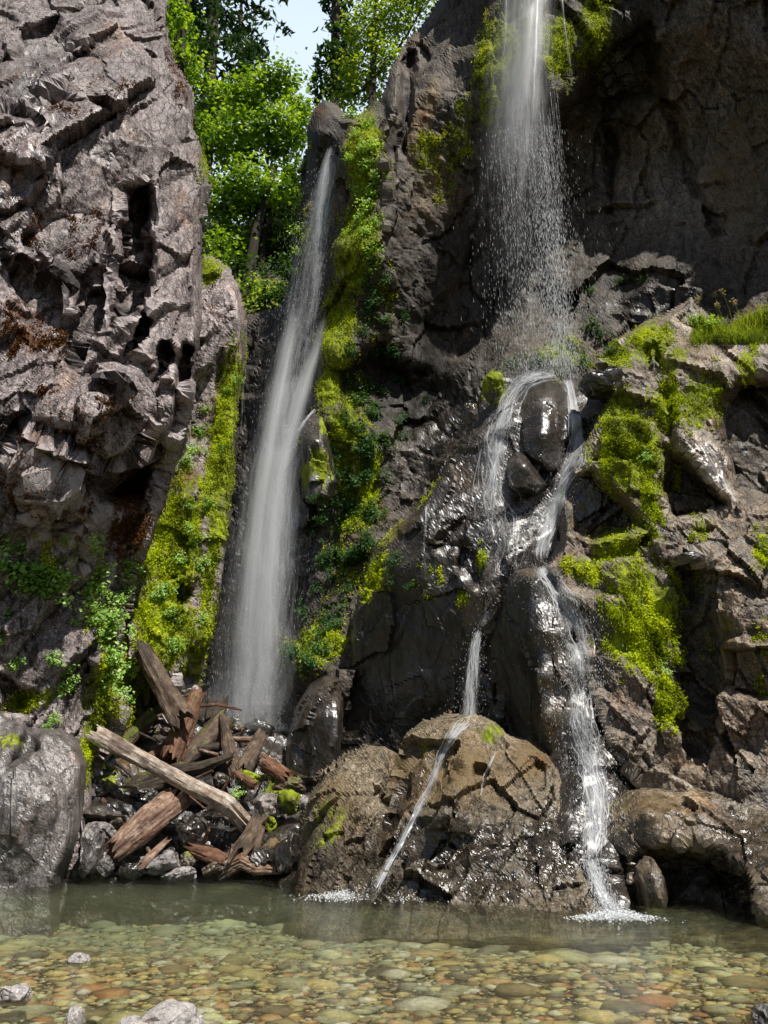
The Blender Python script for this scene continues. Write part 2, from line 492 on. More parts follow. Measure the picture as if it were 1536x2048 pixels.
    d += rough * 0.20 * far * fbm(X * 4.0, 5, seed + 4, 0.62)
    cm = np.ones(len(X))
    for c in calm:
        cm = cm * (1 + (c[-1] - 1) * np.clip(blob(U, V, *c[:-1]) * 1.8, 0, 1))
    d = d * cm
    if pits:
        pn = fbm(X * 2.3, 3, seed + 78)
        d -= pits * np.clip(pn * 1.8 - 0.1, 0, 1) ** 0.7
    d *= np.clip(0.35 + t, 0, 1)
    X = X + D * d[:, None]
    idx = np.arange(nu * nv).reshape(nv, nu)
    fq = np.stack([idx[:-1, :-1], idx[1:, :-1], idx[1:, 1:], idx[:-1, 1:]], -1).reshape(-1, 4)
    fq = fq[keep[fq].sum(1) >= 3]
    used = np.unique(fq)
    remap = np.full(nu * nv, -1); remap[used] = np.arange(len(used))
    fq = remap[fq]
    X = X[used]; Uu = U[used]; Vv = V[used]
    me = mesh_np(name, X, fq, [M[mat]], smooth)
    mk = {'moss': np.zeros(len(X)), 'rust': np.zeros(len(X)), 'wet': np.full(len(X), base_wet), 'tan': np.zeros(len(X))}
    for m in masks:
        typ = m[0]
        mk[typ] = np.maximum(mk[typ], blob(Uu, Vv, *m[1:])) if (len(m) < 7 or m[6] > 0) else mk[typ] + blob(Uu, Vv, *m[1:])
    sh = np.ones(len(X))
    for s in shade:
        sh = sh * (1 + (s[-1] - 1) * np.clip(blob(Uu, Vv, *s[:-1]) * 1.6, 0, 1))  # scales the rock tone; also carries painted shade, lit areas and glare
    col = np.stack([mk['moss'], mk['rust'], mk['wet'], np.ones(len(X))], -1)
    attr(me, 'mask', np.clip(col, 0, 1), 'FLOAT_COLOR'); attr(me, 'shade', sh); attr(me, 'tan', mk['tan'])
    o = obj(name, me, label=label, cat=cat, kind=kind, group=group)
    ALLV.append(X); ALLF.append(fq + NV); NV += len(X)
    nrm = np.zeros(len(X) * 3, dtype=np.float32); me.vertices.foreach_get('normal', nrm)
    nrm = nrm.reshape(-1, 3).astype(float)
    nrm *= np.sign((nrm * (CAM - X)).sum(-1, keepdims=True))
    PATCH[name] = dict(X=X, N=nrm, moss=mk['moss'], rust=mk['rust'], px=(Uu, Vv), o=o)
    return o


# ------------------------------------------------------------------ the gorge walls
patch('left_cliff',
      [(-260, -260), (325, -260), (332, -60), (340, 0), (346, 80), (356, 130), (384, 180), (388, 250), (402, 290), (420, 340), (424, 372), (414, 420), (412, 500),
       (411, 590), (409, 680), (398, 745), (382, 830), (352, 920), (330, 1000), (306, 1075), (280, 1150), (266, 1230), (262, 1330), (262, 1420),
       (235, 1480), (195, 1530), (188, 1620), (185, 1890), (-260, 1890)],
      [(0, 1750, 13.9), (180, 1620, 14.6), (0, 1450, 14.3), (-250, 1750, 13.3), (230, 1400, 16.0), (120, 1330, 14.7), (-250, 1300, 13.2), (0, 1200, 14.0), (240, 1180, 15.9), (120, 1090, 14.2), (300, 1030, 15.9),
       (0, 985, 13.5), (150, 1000, 14.0), (-250, 960, 12.6), (0, 830, 12.4), (110, 850, 12.6), (200, 885, 13.1), (290, 900, 14.4), (250, 990, 15.2), (200, 790, 12.9), (-250, 820, 11.6), (340, 810, 14.2),
       (250, 800, 13.3), (380, 740, 15.2), (330, 920, 15.4), (0, 600, 12.5), (200, 600, 13.3), (330, 620, 14.2), (400, 600, 15.4), (0, 300, 13.2), (-250, 300, 12.0), (200, 300, 14.0), (330, 300, 15.0), (410, 350, 15.8),
       (0, 0, 14.2), (200, 0, 15.0), (330, 0, 16.3), (-250, 0, 13.0), (0, -250, 15.2), (320, -250, 17.2)],
      'left', step=4, edge=24, roll=1.2, ragged=9, axis=(0.34, 0.12, 0.94), stretch=2.0,
      blocks=((2.6, 0.42), (1.0, 0.15), (0.36, 0.10), (0.14, 0.04)), rough=0.22, seed=5, tilt=1.0, crack=0.12, chipw=0.75, facw=0.95, beds=[((0.85, 0.15, -0.42), 0.8, 0.24), ((0.82, 0.3, -0.45), 0.27, 0.07)],
      calm=[(350, 330, 60, 330, 0, .75)],
      dents=[([(252, 385), (296, 372), (300, 480), (298, 560), (285, 610), (240, 640), (222, 660), (232, 560), (246, 470)], 1.7, 18),
             ([(40, 60), (110, 40), (150, 95), (200, 130), (120, 160), (30, 130)], 0.45, 22),
             ([(-40, 225), (60, 235), (85, 265), (60, 330), (-40, 300)], -0.8, 14),
             ([(60, 200), (140, 180), (160, 230), (90, 260)], 0.7, 18),
             ([(0, 500), (110, 560), (130, 640), (70, 650), (0, 570)], 0.6, 18),
             ([(160, 560), (215, 530), (200, 640), (150, 720)], 0.6, 14),
             ([(286, 620), (302, 640), (250, 760), (225, 790), (240, 720)], 0.9, 10),
             ([(330, 690), (345, 700), (300, 850), (270, 880), (290, 800)], 0.9, 10),
             ([(372, 690), (384, 700), (352, 830), (330, 880), (345, 790)], 0.8, 10),
             ([(60, 960), (78, 965), (72, 1060), (50, 1080)], 0.5, 10),
             ([(105, 1000), (125, 1000), (110, 1090), (90, 1100)], 0.5, 10),
             ([(160, 1010), (180, 1020), (165, 1120), (145, 1130)], 0.5, 10),
             ([(40, 850), (150, 870), (235, 905), (320, 880), (335, 930), (300, 1000), (190, 1010), (130, 960), (20, 910)], 1.5, 24),
             ([(262, 1120), (300, 1100), (275, 1240), (262, 1330), (240, 1400), (230, 1380), (255, 1240)], 1.1, 12),
             ([(0, 1350), (80, 1390), (60, 1440), (0, 1420)], 0.4, 10),
             ([(185, 1300), (215, 1330), (205, 1470), (185, 1440)], -0.3, 14)],
      masks=[('rust', 60, 660, 110, 60, 20, .6), ('rust', 40, 610, 60, 40, 0, .6), ('rust', 200, 480, 90, 120, 0, .35), ('rust', 180, 210, 120, 70, -20, .45), ('rust', 260, 990, 70, 90, 20, .75), ('rust', 60, 960, 110, 50, 25, .45),
             ('rust', 240, 1050, 80, 90, 0, .6), ('rust', 360, 150, 30, 160, -12, .55), ('rust', 150, 840, 180, 90, 15, .36), ('rust', 90, 440, 150, 60, 0, .3), ('rust', 130, 1010, 120, 60, 0, .5),
             ('moss', 410, 330, 18, 70, -8, .6), ('moss', 215, 1370, 48, 130, 8, .85), ('moss', 205, 1250, 60, 110, 8, .45), ('moss', 180, 1490, 22, 100, 4, .8), ('moss', 70, 1400, 80, 32, -20, .7), ('moss', 20, 1490, 40, 40, 0, .7), ('moss', 185, 1150, 10, 60, 8, .7),
             ('moss', 120, 1110, 70, 60, 0, .4), ('wet', 60, 1600, 170, 200, 0, .7), ('wet', 150, 1400, 90, 80, 0, .5), ('wet', 60, 300, 160, 500, 15, .55), ('wet', 220, 250, 90, 260, 10, .5)],
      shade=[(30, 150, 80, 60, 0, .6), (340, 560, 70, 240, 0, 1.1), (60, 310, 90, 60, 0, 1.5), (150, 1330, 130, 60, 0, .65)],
      label='tall purple grey basalt cliff with rust coloured moss leaning over the left of the pool')

patch('mossy_cliff',
      [(330, 620), (392, 545), (404, 508), (425, 512), (462, 545), (478, 575), (487, 610), (494, 650), (492, 720), (480, 850), (468, 950), (455, 1060), (438, 1180), (412, 1300),
       (398, 1400), (385, 1500), (160, 1560), (150, 1400), (220, 1200), (250, 1050), (300, 900)],
      [(440, 545, 19.6), (400, 520, 20.4), (450, 600, 19.0), (400, 700, 18.8), (480, 700, 19.4), (440, 850, 18.9), (360, 950, 18.3), (440, 1000, 18.6), (360, 1150, 17.6), (420, 1180, 18.3), (320, 1300, 17.2),
       (390, 1350, 17.9), (300, 1450, 17.3), (370, 1480, 18.2), (180, 1480, 17.2), (250, 1100, 18.2)],
      'left', step=4, edge=22, roll=1.8, ragged=9, axis=(0.1, 0.2, 1), stretch=2.0, blocks=((1.1, 0.24), (0.45, 0.12), (0.18, 0.05)), rough=0.4, seed=11, tilt=0.7, beds=[((0.9, 0.1, -0.3), 0.6, 0.16)],
      dents=[([(345, 1150), (385, 1160), (390, 1195), (355, 1220), (338, 1190)], 1.0, 14), ([(372, 1280), (395, 1280), (385, 1400), (355, 1440), (360, 1350)], 1.0, 14),
             ([(385, 780), (445, 700), (460, 740), (420, 880), (385, 900)], 0.6, 16), ([(270, 1330), (330, 1330), (320, 1440), (270, 1440)], 1.0, 14)],
      masks=[('moss', 350, 1090, 75, 170, 10, 1.0), ('moss', 330, 1260, 80, 110, 0, 1.0), ('moss', 450, 830, 30, 170, 10, 1.0), ('moss', 440, 950, 40, 130, 10, .9), ('moss', 420, 540, 40, 36, 30, .9), ('moss', 425, 1080, 20, 150, 8, .85),
             ('moss', 400, 1000, 40, 90, 0, .6), ('moss', 400, 1270, 20, 160, 8, .8), ('moss', 250, 1400, 80, 120, 0, .8), ('rust', 370, 965, 40, 50, 0, .6), ('tan', 370, 960, 50, 40, 0, .9), ('moss', 400, 850, 40, 120, 0, .3), ('wet', 470, 900, 40, 400, 6, .7), ('wet', 460, 660, 30, 60, 0, .5)],
      shade=[(440, 610, 50, 60, 0, 1.7)], label='mossy rock wall left of the slender waterfall')

patch('right_cliff',
      [(612, 262), (628, 220), (648, 198), (672, 204), (690, 222), (715, 226), (742, 210), (756, 200), (772, 150), (788, 112), (806, 82), (838, 60), (858, 34), (880, 0), (905, -60), (930, -260), (1180, -270), (1330, -430), (1850, -430), (1850, 720), (1500, 720), (1250, 860), (1130, 1060), (1000, 1250), (900, 1400), (760, 1600), (300, 1640), (290, 1450), (320, 1150), (340, 900), (370, 740), (420, 655), (480, 640), (520, 618), (560, 606), (578, 560), (582, 500), (592, 430), (604, 360), (606, 310)],
      [(650, 215, 20.2), (640, 260, 19.8), (612, 330, 20.5), (600, 450, 21.0), (590, 560, 21.4), (650, 330, 20.3), (640, 450, 20.8), (620, 560, 21.3), (550, 640, 22.4), (480, 680, 23.0), (560, 750, 22.0), (500, 850, 22.6),
       (540, 1000, 21.8), (440, 1100, 22.5), (330, 1100, 23.2), (360, 800, 23.6), (310, 1450, 21.6), (540, 1250, 21.0), (430, 1400, 21.2), (550, 1450, 19.8), (420, 1580, 19.6), (700, 240, 19.3), (700, 330, 19.0), (740, 300, 18.9), (690, 500, 19.3), (740, 520, 19.1), (670, 700, 19.6), (640, 830, 19.5), (625, 960, 19.7), (660, 1080, 19.9),
       (760, 220, 19.6), (790, 300, 19.4), (790, 150, 20.0), (840, 90, 20.2), (880, 200, 19.2), (850, 400, 19.9), (900, 60, 19.7), (740, 750, 19.9), (720, 900, 19.6), (740, 1000, 19.9), (650, 1250, 18.8), (620, 1330, 17.9), (700, 1200, 18.8), (640, 1500, 18.4), (800, 1500, 19.5),
       (850, 650, 20.9), (900, 800, 20.5), (830, 900, 20.2), (950, 950, 19.5), (960, 500, 21.0), (1000, 650, 20.7), (950, 250, 19.2), (960, 120, 18.4), (1050, 30, 17.6), (1050, 150, 17.6), (1040, 240, 18.4), (1110, 120, 17.2), (1130, 40, 17.2), (1110, 190, 17.6), (1200, 100, 17.9), (1190, 30, 17.7), (1180, 150, 18.6),
       (1120, 260, 20.3), (1120, 400, 20.7), (1230, 280, 20.3), (1200, 450, 20.4), (1100, 620, 20.0), (1250, 620, 18.6), (1150, 700, 18.6), (1050, 740, 18.6), (1320, 560, 18.1), (1330, 60, 17.4), (1340, 300, 19.6), (1450, 300, 18.6), (1536, 100, 15.9), (1536, 400, 17.8), (1500, 600, 16.9), (1430, 600, 17.6),
       (1300, -250, 16.2), (1000, -250, 17.6), (1400, -420, 14.6), (1150, -260, 17.2), (1840, -420, 11.5), (1840, -200, 12.6), (1840, 300, 14.4), (1840, 650, 14.5), (1536, -200, 14.6), (1100, -100, 17.3)],  # unseen upper right part raised and leaned out to shade the wall
      'right', step=4, edge=22, roll=1.6, ragged=9, axis=(0.25, 0.1, 1), stretch=1.7, blocks=((1.7, 0.26), (0.6, 0.15), (0.24, 0.06), (0.11, 0.02)), rough=0.42, seed=21, tilt=0.7, pits=0.0, crack=0.15, beds=[((0.55, 0.2, 0.8), 0.9, 0.16)],
      dents=[([(760, 340), (775, 200), (792, 150), (800, 200), (780, 350), (772, 460)], -0.5, 12), ([(812, 90), (830, 120), (815, 330), (800, 300)], 0.7, 12), ([(950, 480), (1000, 520), (985, 700), (860, 760), (840, 640)], 0.6, 40),
             ([(670, 740), (760, 700), (900, 780), (880, 860), (780, 880), (700, 820)], 1.2, 30),
             ([(1205, 90), (1300, 40), (1330, 190), (1260, 200), (1200, 230), (1150, 210)], 0.9, 26), ([(1215, 260), (1224, 260), (1226, 430), (1216, 430)], 0.5, 8), ([(1330, 200), (1345, 210), (1380, 330), (1440, 470), (1425, 480), (1360, 350)], 0.5, 12)],
      masks=[('moss', 730, 330, 46, 160, 0, .95), ('moss', 710, 500, 50, 120, 4, .9), ('moss', 680, 660, 44, 120, 6, .95), ('moss', 660, 780, 30, 70, 6, .9), ('moss', 690, 880, 70, 160, 0, .72), ('moss', 725, 990, 60, 130, 0, .75), ('moss', 760, 620, 50, 160, 0, .35),
             ('moss', 640, 1290, 80, 60, -30, .85), ('moss', 690, 1140, 70, 130, 0, .5), ('moss', 1000, 110, 70, 130, 8, .85), ('moss', 990, 210, 50, 70, 8, .8), ('moss', 1120, 90, 40, 95, 0, .98), ('moss', 1185, 60, 60, 110, 0, .75), ('moss', 930, 240, 50, 140, 14, .5),
             ('moss', 905, 330, 60, 130, 14, .45), ('moss', 850, 320, 40, 60, 10, .6), ('moss', 1120, 720, 80, 40, 0, .7), ('moss', 610, 480, 24, 80, 6, .7), ('moss', 1000, 770, 40, 50, 0, .6), ('moss', 640, 900, 60, 120, 0, .55),
             ('tan', 850, 240, 30, 130, 20, .95), ('tan', 1300, 250, 260, 260, 0, .48), ('tan', 1480, 350, 160, 300, 0, .6), ('tan', 860, 380, 90, 130, 10, .6), ('rust', 845, 250, 32, 70, 14, .6), ('rust', 640, 225, 30, 30, 0, .6),
             ('wet', 560, 1000, 130, 600, 6, .8), ('wet', 900, 900, 180, 300, 20, .6), ('wet', 1000, 550, 140, 220, 0, .5), ('wet', 1230, 150, 90, 170, 0, .6), ('wet', 1300, 600, 260, 70, -10, .5)],
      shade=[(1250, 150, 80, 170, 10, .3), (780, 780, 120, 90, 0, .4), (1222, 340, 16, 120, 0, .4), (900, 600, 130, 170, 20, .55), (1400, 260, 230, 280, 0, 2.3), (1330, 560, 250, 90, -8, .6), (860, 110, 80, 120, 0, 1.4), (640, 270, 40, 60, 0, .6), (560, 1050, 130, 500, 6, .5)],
      label='dark overhanging basalt wall around both waterfalls')

patch('cascade_rock',
      [(742, 1100), (752, 1082), (800, 1045), (838, 1018), (872, 965), (910, 905), (935, 870), (952, 815), (970, 765), (995, 742), (1050, 735), (1105, 742), (1150, 752), (1190, 742), (1250, 740),
       (1330, 900), (1330, 1640), (1080, 1600), (950, 1540), (760, 1590), (610, 1620), (630, 1480), (690, 1330), (715, 1200), (730, 1130)],
      [(748, 1095, 17.4), (800, 1060, 17.2), (860, 985, 17.4), (920, 900, 17.5), (985, 760, 18.0), (960, 840, 17.7), (1060, 745, 17.9), (1150, 760, 17.3), (1240, 760, 16.9), (1010, 830, 17.0), (1000, 900, 16.5), (960, 930, 16.7), (1020, 1010, 15.9), (950, 1000, 16.2), (900, 1060, 16.3), (850, 1060, 16.6),
       (1080, 1000, 16.1), (1090, 1090, 15.8), (1030, 1090, 15.5), (940, 1090, 15.9), (960, 1150, 15.5), (990, 1190, 15.3), (930, 1190, 15.7), (955, 1250, 15.5), (800, 1130, 16.5), (850, 1160, 16.2), (900, 1150, 16.0), (760, 1200, 17.2), (820, 1250, 16.7), (880, 1250, 16.3), (900, 1350, 16.4), (800, 1400, 17.2), (700, 1400, 17.9), (690, 1300, 17.8),
       (940, 1420, 16.3), (760, 1530, 17.6), (640, 1560, 17.9), (950, 1500, 17.0), (1150, 850, 16.4), (1160, 950, 15.6), (1250, 900, 15.6), (1300, 1200, 15.6), (1100, 1200, 15.8), (1150, 1400, 15.2), (1250, 1600, 14.6), (1080, 1560, 15.5)],
      'wet', step=4, edge=20, roll=1.2, ragged=9, axis=(0.7, 0.2, 0.6), stretch=2.2, blocks=((1.3, 0.2), (0.5, 0.11), (0.2, 0.045), (0.1, 0.015)), rough=0.32, seed=31, tilt=0.6, base_wet=0.62, beds=[((-0.6, 0.2, 0.75), 0.7, 0.22)],
      calm=[(820, 1320, 150, 190, 0, .35), (1000, 1010, 60, 90, 0, .6)],
      dents=[([(925, 1085), (950, 1120), (975, 1170), (960, 1180), (920, 1130)], 0.35, 10), ([(860, 1090), (905, 1080), (925, 1095), (880, 1110)], 0.3, 8)],
      masks=[('moss', 990, 770, 30, 40, 0, .8), ('moss', 770, 1075, 60, 20, -35, .6), ('moss', 860, 990, 60, 16, -50, .45), ('moss', 965, 1120, 14, 40, -10, .85), ('moss', 745, 1150, 18, 60, 6, .8), ('moss', 770, 1150, 50, 60, 0, .45), ('moss', 850, 1160, 60, 60, 0, .35), ('moss', 930, 1200, 20, 30, -20, .6), ('moss', 1130, 745, 60, 20, 0, .6),
             ('tan', 940, 1220, 40, 60, -40, .8), ('tan', 930, 960, 60, 60, 0, .6), ('tan', 800, 1060, 70, 20, -30, .8)],
      shade=[(820, 1330, 170, 180, 0, .42), (1010, 960, 60, 110, 0, 1.5), (970, 1180, 40, 60, 0, 1.8), (940, 1220, 30, 40, -30, 2.3)],  # lit slabs and the shaded sheer face painted into the rock colour
      label='wet stepped rock ledges that the right hand cascades run down')

patch('mossy_slope',
      [(1192, 742), (1215, 700), (1250, 668), (1290, 640), (1330, 625), (1366, 604), (1384, 590), (1398, 612), (1430, 640), (1460, 672), (1536, 684), (1850, 690), (1850, 1740), (1536, 1660), (1380, 1610), (1300, 1600),
       (1230, 1540), (1195, 1430), (1170, 1330), (1140, 1240), (1105, 1160), (1085, 1135), (1112, 1085), (1118, 1010), (1140, 955), (1170, 890), (1200, 830), (1225, 795), (1190, 770)],
      [(1370, 615, 16.6), (1300, 655, 16.3), (1230, 700, 16.4), (1210, 750, 16.2), (1260, 740, 15.9), (1230, 820, 15.6), (1180, 940, 15.0), (1250, 870, 15.0), (1330, 760, 15.5), (1350, 690, 16.0), (1440, 690, 16.1), (1440, 760, 15.3), (1536, 720, 15.6), (1536, 690, 16.0), (1300, 930, 14.7), (1390, 880, 14.6), (1440, 960, 14.2),
       (1536, 900, 14.6), (1280, 1040, 14.3), (1180, 1000, 14.6), (1150, 1080, 14.7), (1240, 1070, 14.2), (1230, 1150, 13.9), (1320, 1130, 13.9), (1250, 1250, 13.7), (1330, 1300, 13.4), (1340, 1400, 13.3), (1250, 1400, 13.6), (1200, 1320, 14.0), (1280, 1500, 13.2), (1340, 1530, 13.1), (1330, 1600, 12.9),
       (1400, 1120, 13.4), (1500, 1080, 13.0), (1536, 1010, 13.4), (1460, 1160, 12.9), (1470, 1300, 12.8), (1460, 1450, 12.9), (1536, 1300, 12.5), (1400, 1530, 13.2), (1536, 1560, 12.5), (1840, 700, 14.4), (1840, 1200, 11.5), (1840, 1700, 10.8)],
      'slope', step=4, edge=20, roll=1.4, ragged=8, axis=(-0.35, 0.2, 0.9), stretch=2.0, blocks=((1.2, 0.26), (0.48, 0.13), (0.2, 0.05), (0.1, 0.018)), rough=0.34, seed=41, tilt=0.7, base_wet=0.42, beds=[((0.55, 0.3, 0.75), 0.8, 0.22)],
      dents=[([(1140, 985), (1160, 950), (1185, 945), (1240, 990), (1292, 1050), (1260, 1062), (1200, 1075), (1150, 1060)], 1.7, 12),
             ([(1325, 895), (1372, 905), (1410, 960), (1450, 1010), (1400, 1030), (1345, 1045), (1318, 980)], 1.6, 14),
             ([(1430, 820), (1480, 770), (1560, 740), (1700, 740), (1700, 1000), (1500, 1010), (1470, 970), (1445, 890)], 1.3, 18),
             ([(1362, 1140), (1400, 1130), (1440, 1160), (1440, 1300), (1430, 1420), (1400, 1520), (1360, 1540), (1356, 1400), (1355, 1250)], 0.55, 30),
             ([(1160, 1080), (1180, 1100), (1250, 1090), (1290, 1080), (1280, 1110), (1180, 1130)], 0.35, 8),
             ([(1345, 1110), (1400, 1100), (1395, 1125), (1350, 1135)], -0.4, 8),
             ([(1290, 700), (1315, 690), (1320, 730), (1295, 760)], 0.5, 8), ([(1320, 790), (1345, 760), (1350, 900), (1325, 880)], 0.5, 10)],
      masks=[('moss', 1300, 690, 70, 60, -35, .9), ('moss', 1240, 720, 50, 40, -50, .95), ('moss', 1240, 830, 70, 60, 0, .85), ('moss', 1260, 910, 100, 110, 40, .9), ('moss', 1290, 960, 30, 110, -14, .9), ('moss', 1400, 800, 70, 80, 0, .8), ('moss', 1340, 810, 60, 70, 30, .85), ('moss', 1490, 740, 30, 60, 0, .7),
             ('moss', 1290, 1060, 50, 70, 0, .6), ('moss', 1235, 1085, 70, 50, 20, .9), ('moss', 1270, 1170, 80, 70, 10, .85), ('moss', 1285, 1270, 100, 110, 0, .95), ('moss', 1320, 1240, 56, 110, 0, 1.0), ('moss', 1210, 1110, 50, 40, 30, .7), ('moss', 1340, 720, 60, 60, 0, .6), ('moss', 1360, 960, 30, 60, 0, .45), ('moss', 1335, 1400, 34, 90, 0, .9), ('moss', 1180, 1150, 60, 40, 30, .8), ('moss', 1200, 1220, 60, 50, 0, .5), ('moss', 1400, 1230, 40, 200, 0, .3), ('moss', 1525, 1110, 26, 60, 0, .75),
             ('moss', 1400, 1050, 40, 40, 0, .5), ('moss', 1530, 1330, 30, 120, 0, .5), ('tan', 1390, 700, 90, 60, 0, .7), ('tan', 1250, 1000, 40, 60, 0, .7), ('tan', 1170, 1400, 60, 200, 0, .5), ('tan', 1500, 1060, 90, 60, 0, .5), ('tan', 1460, 1250, 20, 150, 0, .9), ('rust', 1500, 1060, 90, 60, 0, .4), ('rust', 1260, 1100, 60, 50, 0, .4),
             ('wet', 1420, 930, 50, 80, -35, .9), ('wet', 1460, 1230, 30, 140, 0, .6)],
      shade=[(1425, 930, 34, 70, -38, 2.0), (1465, 1220, 20, 110, 0, 1.8), (1400, 690, 90, 60, 0, 1.9), (1390, 1320, 46, 190, 0, .4), (1500, 870, 60, 120, 0, .5), (1220, 1010, 70, 40, 20, .4), (1380, 970, 40, 50, 0, .5)],  # slab glare, lit column and shadowed recesses painted into the rock colour
      label='sunlit rock slope with hanging yellow green moss right of the cascades')

patch('rubble_bank',
      [(150, 1490), (260, 1430), (400, 1410), (520, 1440), (600, 1480), (640, 1560), (660, 1700), (660, 1880), (130, 1880)],
      [(300, 1440, 18.2), (450, 1430, 18.6), (590, 1500, 18.0), (400, 1560, 16.7), (250, 1560, 16.2), (200, 1700, 14.9), (400, 1680, 15.5), (560, 1640, 15.6), (400, 1765, 14.7), (600, 1760, 13.9), (250, 1770, 14.4), (400, 1870, 14.3), (200, 1870, 14.1), (640, 1870, 13.6)],
      'wet', step=5, edge=20, roll=0.8, ragged=8, axis=(1, 0, 0.2), stretch=1.3, blocks=((0.7, 0.3), (0.35, 0.14), (0.15, 0.04)), rough=0.3, seed=51, base_wet=0.6,
      masks=[('moss', 210, 1560, 60, 40, 0, .6), ('moss', 560, 1560, 60, 50, 0, .6), ('tan', 260, 1530, 70, 40, 0, .8)], shade=[(330, 1600, 160, 60, 0, .4)],
      label='bank of wet stones under the driftwood pile')

patch('hillside', [(300, 760), (330, 500), (400, 440), (480, 450), (560, 400), (640, 330), (700, 300), (700, 700), (560, 800)],
      [(400, 450, 36), (600, 400, 37), (680, 320, 38), (400, 560, 31), (500, 560, 30), (600, 560, 30), (500, 640, 27), (400, 700, 26), (600, 700, 26)],
      'right', step=7, edge=20, roll=1.0, ragged=10, blocks=((2.0, 0.4), (0.7, 0.15)), rough=0.6, seed=91, masks=[('moss', 520, 590, 120, 60, 0, .8), ('moss', 400, 560, 60, 80, 0, .6)], shade=[(520, 560, 160, 120, 0, .35)],
      label='dark steep bank under the trees behind the notch')

# ------------------------------------------------------------------ single large rocks
BLD = dict(kind=None, cat='boulder')
patch('boulder', [(1020, 868), (1022, 830), (1035, 798), (1062, 768), (1092, 760), (1122, 768), (1140, 795), (1152, 850), (1150, 900), (1146, 945), (1126, 968), (1090, 962), (1055, 935), (1030, 905)],
      [(1085, 870, 15.6), (1085, 770, 16.5), (1030, 860, 16.3), (1145, 870, 16.2), (1100, 960, 15.9), (1085, 820, 15.8), (1060, 920, 15.8)], 'wet', step=3, edge=34, roll=1.2, ragged=4, axis=(0.4, 0, 1), stretch=1.6,
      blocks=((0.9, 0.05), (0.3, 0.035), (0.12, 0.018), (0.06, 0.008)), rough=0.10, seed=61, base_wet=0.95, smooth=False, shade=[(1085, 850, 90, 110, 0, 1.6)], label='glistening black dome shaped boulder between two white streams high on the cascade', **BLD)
patch('boulder', [(1006, 955), (1012, 915), (1032, 895), (1052, 905), (1078, 945), (1100, 972), (1075, 992), (1040, 985), (1015, 982)],
      [(1045, 935, 15.4), (1010, 950, 15.9), (1090, 975, 15.6), (1040, 985, 15.5), (1035, 900, 15.8)], 'wet', step=3, edge=24, roll=0.8, ragged=4, blocks=((0.5, 0.08), (0.2, 0.04)), rough=0.1, seed=62, base_wet=0.9, smooth=True,
      shade=[(1045, 940, 60, 60, 0, 1.5)], label='smaller wet boulder tucked below the glistening dome boulder', **BLD)
patch('boulder', [(952, 1290), (975, 1255), (995, 1215), (1004, 1150), (1022, 1130), (1050, 1124), (1082, 1134), (1108, 1165), (1130, 1210), (1150, 1270), (1180, 1330), (1205, 1420), (1200, 1540), (1120, 1600), (1040, 1560), (960, 1500), (948, 1400)],
      [(1050, 1132, 15.05), (1056, 1160, 14.05), (1110, 1190, 14.15), (1035, 1250, 14.65), (1080, 1260, 13.65), (1000, 1280, 15.45), (960, 1330, 16.35), (1050, 1350, 14.65), (1085, 1350, 13.75), (1130, 1300, 13.65), (1170, 1380, 13.65), (1095, 1430, 13.75), (1050, 1480, 15.05), (970, 1450, 16.65), (1180, 1530, 13.35), (1100, 1560, 13.65)],
      'wet', step=4, edge=22, roll=1.0, ragged=6, axis=(0.1, 0.2, 1), stretch=2.4, blocks=((1.0, 0.12), (0.4, 0.07), (0.16, 0.03)), rough=0.2, seed=63, base_wet=0.7,
      masks=[('tan', 1120, 1350, 50, 200, 0, .7), ('tan', 1060, 1145, 40, 20, 0, .8)], shade=[(1010, 1330, 85, 200, 6, .3), (1130, 1420, 50, 110, 0, 1.5)], label='tall dark block of rock with spray running down its right shoulder', **BLD)  # shaded left face and lit right shoulder painted into the colour
